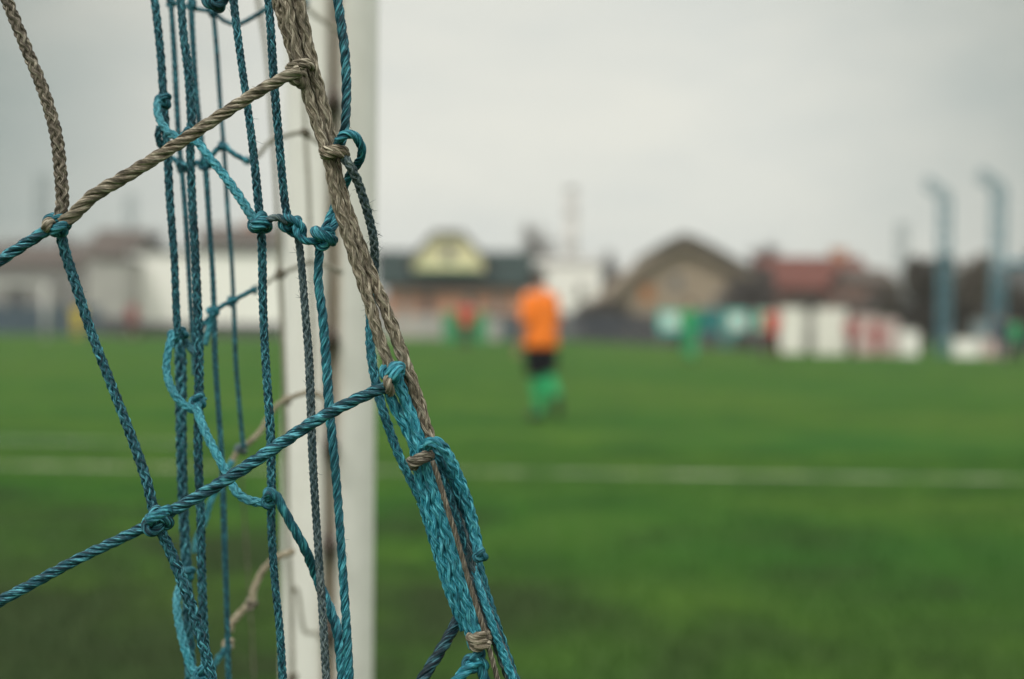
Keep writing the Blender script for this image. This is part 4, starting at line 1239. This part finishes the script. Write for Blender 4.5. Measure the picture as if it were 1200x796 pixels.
# ---- trees and shrubs
def tree(px, Y, y_top, wpx, label, seed, name='bare_tree', dense=3200, mat='twig', group='trees on the skyline'):
    g_ = np.random.default_rng(seed)
    x = PX(px, Y); z0 = gz(x, Y); H = PZ(px, y_top, Y) - z0; Wd = wpx / F * Y / 2
    h = empty(name, (x, Y, z0), label, 'tree', group)
    tr = MB(); tips = []
    base = np.array([x, Y, z0 - 0.2])
    def limb(p, d, L, r, lev):
        pts = [p]; q = p.copy(); dd = d.copy()
        for i in range(4):
            dd = dd + g_.normal(0, 0.12, 3) + np.array([0, 0, 0.05]); dd /= np.linalg.norm(dd)
            q = q + dd * L / 4; pts.append(q.copy())
        tr.tube(pts, list(np.linspace(r, r * 0.55, 5)), 7)
        tips.append((pts, lev))
        if lev < 3:
            for k in range(g_.integers(3, 5)):
                i = g_.integers(2, 5)
                nd = dd + g_.normal(0, 0.55, 3); nd[2] = abs(nd[2]) * 0.6 + 0.25
                nd *= np.array([Wd / H * 2.1, Wd / H * 2.1, 1]); nd /= np.linalg.norm(nd)
                limb(pts[i], nd, L * g_.uniform(0.55, 0.75), r * 0.55, lev + 1)
    limb(base, np.array([0, 0, 1.0]), H * 0.42, max(0.12, H * 0.028), 0)
    tr.build('trunk', MW['bark'], h, smooth=True)
    tw = MB(); vs = []; fs = []
    pool = [t for t in tips if t[1] >= 2]
    for i in range(dense):
        pts, lev = pool[g_.integers(len(pool))]
        p = pts[g_.integers(1, 5)] + g_.normal(0, 0.12, 3)
        d = g_.normal(0, 1, 3); d[2] = d[2] * 0.6 + 0.5; d /= np.linalg.norm(d)
        L = H * g_.uniform(0.04, 0.13); w_ = H * 0.0036 * g_.uniform(0.7, 1.8)
        sd_ = np.cross(d, g_.normal(0, 1, 3)); sd_ /= np.linalg.norm(sd_)
        b0 = len(vs)
        vs += [p - sd_ * w_, p + sd_ * w_, p + d * L * 0.6 + sd_ * w_ * 0.8, p + d * L + g_.normal(0, 0.04, 3)]
        fs.append((b0, b0 + 1, b0 + 2, b0 + 3))
    tw.add(vs, fs); tw.build('crown', MW[mat], h)
    return h


def shrub(px, Y, y_top, wpx, label, seed, n=2600, mat='shrub', lobes=7):
    g_ = np.random.default_rng(seed)
    x = PX(px, Y); z0 = gz(x, Y); H = PZ(px, y_top, Y) - z0; Wd = wpx / F * Y / 2
    h = empty('leafless_shrub', (x, Y, z0), label, 'shrub', 'shrubs by the boards')
    st_ = MB()
    for k in range(9):
        a = g_.uniform(0, 2 * PI); e = np.array([math.cos(a) * Wd * 0.6, math.sin(a) * Wd * 0.6, H * g_.uniform(0.6, 0.9)])
        b0 = np.array([x, Y, z0 - 0.1])
        st_.tube([b0, b0 + e * np.array([0.3, 0.3, 0.5]), b0 + e], [0.09, 0.06, 0.02], 6)
    st_.build('stem', MW['bark'], h)
    cs = [(np.array([g_.normal(0, 0.45) * Wd, g_.normal(0, 0.4) * Wd, H * g_.uniform(0.35, 0.8)]), g_.uniform(0.35, 0.6)) for _ in range(lobes)]
    vs = []; fs = []
    for i in range(n):
        c_, rr_ = cs[g_.integers(lobes)]
        d = g_.normal(0, 1, 3); d /= np.linalg.norm(d)
        p = np.array([x, Y, z0]) + c_ + d * np.array([Wd, Wd, H * 0.55]) * rr_ * g_.random() ** 0.45
        if p[2] < z0 + 0.05: p[2] = z0 + g_.uniform(0.05, 0.6)
        p[2] = min(p[2], z0 + H)
        u = g_.normal(0, 1, 3); u /= np.linalg.norm(u); w_ = np.cross(u, g_.normal(0, 1, 3)); w_ /= np.linalg.norm(w_)
        s_ = g_.uniform(0.07, 0.22)
        b0 = len(vs)
        vs += [p - u * s_, p + w_ * s_ * 0.5, p + u * s_ * 1.2, p - w_ * s_ * 0.5]; fs.append((b0, b0 + 1, b0 + 2, b0 + 3))
    MB().add(vs, fs).build('crown', MW[mat], h)
    return h


shrub(1078, 74, 300, 78, 'large dark brown shrub left of the left blue mast', 11, 9000, lobes=10)
shrub(1138, 76, 300, 56, 'tan brown shrub between the two blue masts', 12, 6000, 'tanshrub', lobes=9)
shrub(1192, 80, 326, 50, 'dark shrub right of the right-hand mast', 15, 4500)
shrub(706, 98, 350, 60, 'low brown shrub at the left foot of the barn', 13, 3000)
shrub(884, 95, 314, 56, 'greyish shrub between the barn and the red-roofed house', 14, 5000, 'twig')
shrub(934, 90, 346, 70, 'low brown shrub before the red-roofed house, above the white panels', 16, 4000)
shrub(1014, 88, 340, 60, 'low greyish shrub before the pinkish shed', 17, 4000, 'twig')
for i, (px, Y, yt, wp, lab) in enumerate([
        (640, 148, 258, 44, 'bare tree rising behind the white house left of the chimney'),
        (468, 140, 280, 46, 'low bare tree behind the left end of the brick house'),
        (590, 150, 304, 26, 'small bare tree between the brick house and the white house'),
        (916, 120, 275, 56, 'bare tree behind the left end of the red roof'),
        (1004, 118, 282, 60, 'bare tree behind the chimney of the red-roofed house'),
        (122, 150, 258, 60, 'bare tree above the dark-roofed house at left'),
        (200, 152, 266, 70, 'bare tree behind the left half of the white hall'),
        (24, 150, 262, 74, 'bare tree at the left edge of the skyline'),
        (726, 140, 300, 50, 'bare tree between the white house and the barn'),
        (1180, 110, 292, 64, 'bare tree over the dark house at the right edge')]):
    tree(px, Y, yt, wp, lab, 140 + i, mat='paletwig' if i in (0, 2) else 'twig', dense=1500 if i in (0, 2) else 3200)
# hills / distant wooded rise
vs = []; fs = []
n = 90
for i in range(n):
    x = -900 + 1800 * i / (n - 1)
    hgt = 13 + 4 * math.sin(i * 0.35) + 2.5 * math.sin(i * 1.1 + 1)
    vs += [(x, 520, -2), (x, 560 , hgt * 0.7), (x, 640, hgt), (x, 760, -2)]
for i in range(n - 1):
    for k in range(3):
        a = i * 4 + k; fs.append((a, a + 4, a + 5, a + 1))
o = MB().add(vs, fs).build('hills', surf('far_woods', (0.075, 0.08, 0.072), (0.05, 0.055, 0.052), 0.05, 1.0), smooth=True)
tag(o, kind='structure')

# ------------------------------------------------------------------ sky and light
w = bpy.data.worlds.new('World'); S.world = w; w.use_nodes = True
nt = w.node_tree; nt.nodes.clear()
out = nt.nodes.new('ShaderNodeOutputWorld')
SUN_EL, SUN_AZ = 48.0, -150.0                   # azimuth measured from +Y towards +X
sky = nt.nodes.new('ShaderNodeTexSky'); sky.sky_type = 'NISHITA'; sky.sun_disc = False
sky.sun_elevation = R(SUN_EL); sky.sun_rotation = R(SUN_AZ)
bg1 = nt.nodes.new('ShaderNodeBackground'); bg1.inputs['Strength'].default_value = 0.08
nt.links.new(sky.outputs[0], bg1.inputs['Color'])
tc = nt.nodes.new('ShaderNodeTexCoord')
sep = nt.nodes.new('ShaderNodeSeparateXYZ'); nt.links.new(tc.outputs['Generated'], sep.inputs[0])
# overcast: brighter towards the zenith, lighter ahead with darker sides painted in as a lens vignette
zen = ramp(nt, sep.outputs[2], [(0.0, 0.62), (0.24, 0.72), (1.0, 1.0)])
vm = nt.nodes.new('ShaderNodeVectorMath'); vm.operation = 'DOT_PRODUCT'
dv = Vector((0.02, 0.99, 0.12)).normalized()
nt.links.new(tc.outputs['Generated'], vm.inputs[0]); vm.inputs[1].default_value = dv
patch = ramp(nt, vm.outputs['Value'], [(0.925, 0.0), (0.958, 0.5), (0.99, 1.0)])
mp = nt.nodes.new('ShaderNodeMapping'); mp.inputs['Scale'].default_value = (1.2, 1.2, 3.2)
nt.links.new(tc.outputs['Generated'], mp.inputs['Vector'])
cl = noise(nt, 3.0, 5, 0.55, mp.outputs['Vector'], 0.4)
edge = mix(nt, ramp(nt, cl, [(0.35, 0.0), (0.65, 1.0)]), (0.25, 0.32, 0.295), (0.43, 0.46, 0.41))
cc = mix(nt, patch, edge, mix(nt, ramp(nt, cl, [(0.35, 0.0), (0.65, 1.0)]), (0.76, 0.785, 0.73), (0.90, 0.895, 0.80)))
back = ramp(nt, sep.outputs[1], [(0.45, 1.0), (0.85, 0.0)])
cc = mix(nt, back, cc, (1.22, 1.22, 1.16))  # unseen rear sky, brightened to light the facades, cords and post
cc = mix(nt, ramp(nt, sep.outputs[2], [(0.3, 0.0), (0.8, 1.0)]), cc, (1.0, 1.0, 0.98))
bg2 = nt.nodes.new('ShaderNodeBackground')
nt.links.new(cc, bg2.inputs['Color'])
nt.links.new(ramp(nt, sep.outputs[2], [(0.22, 0.55), (0.9, 1.0)]), bg2.inputs['Strength'])
st = math_n(nt, 'MULTIPLY', ramp(nt, sep.outputs[2], [(0.26, 0.5), (0.9, 0.95)]), 1.85)
nt.links.new(st, bg2.inputs['Strength'])
ms = nt.nodes.new('ShaderNodeMixShader'); ms.inputs[0].default_value = 0.94
nt.links.new(bg1.outputs[0], ms.inputs[1]); nt.links.new(bg2.outputs[0], ms.inputs[2])
nt.links.new(ms.outputs[0], out.inputs['Surface'])
sl = bpy.data.lights.new('sun', 'SUN'); sl.energy = 1.5; sl.angle = R(14); sl.color = (1, 0.97, 0.92)
so = bpy.data.objects.new('sun', sl); COL.objects.link(so)
dirv = Vector((math.sin(R(SUN_AZ)) * math.cos(R(SUN_EL)), math.cos(R(SUN_AZ)) * math.cos(R(SUN_EL)), math.sin(R(SUN_EL))))
so.rotation_euler = dirv.to_track_quat('Z', 'Y').to_euler()
so.location = dirv * 50

vs_ = S.view_settings
vs_.view_transform = 'Standard'; vs_.look = 'None'; vs_.exposure = 0.0; vs_.gamma = 1.0; vs_.use_curve_mapping = False
S.cycles.use_denoising = True
S.cycles.max_bounces = 6
S.cycles.volume_bounces = 0

# ------------------------------------------------------------------ damp air over the ground
m = bpy.data.materials.new('damp_air'); m.use_nodes = True
nt = m.node_tree; nt.nodes.remove(nt.nodes['Principled BSDF'])
pv = nt.nodes.new('ShaderNodeVolumePrincipled')
pv.inputs['Color'].default_value = (0.86, 0.88, 0.87, 1)
pv.inputs['Density'].default_value = 0.00055
nt.links.new(pv.outputs[0], nt.nodes['Material Output'].inputs['Volume'])
o = MB().box((-1520, -320, -3), (1520, 2520, 34)).build('haze', m)
tag(o, 'thin pale haze softening the far houses', 'haze', kind='stuff')
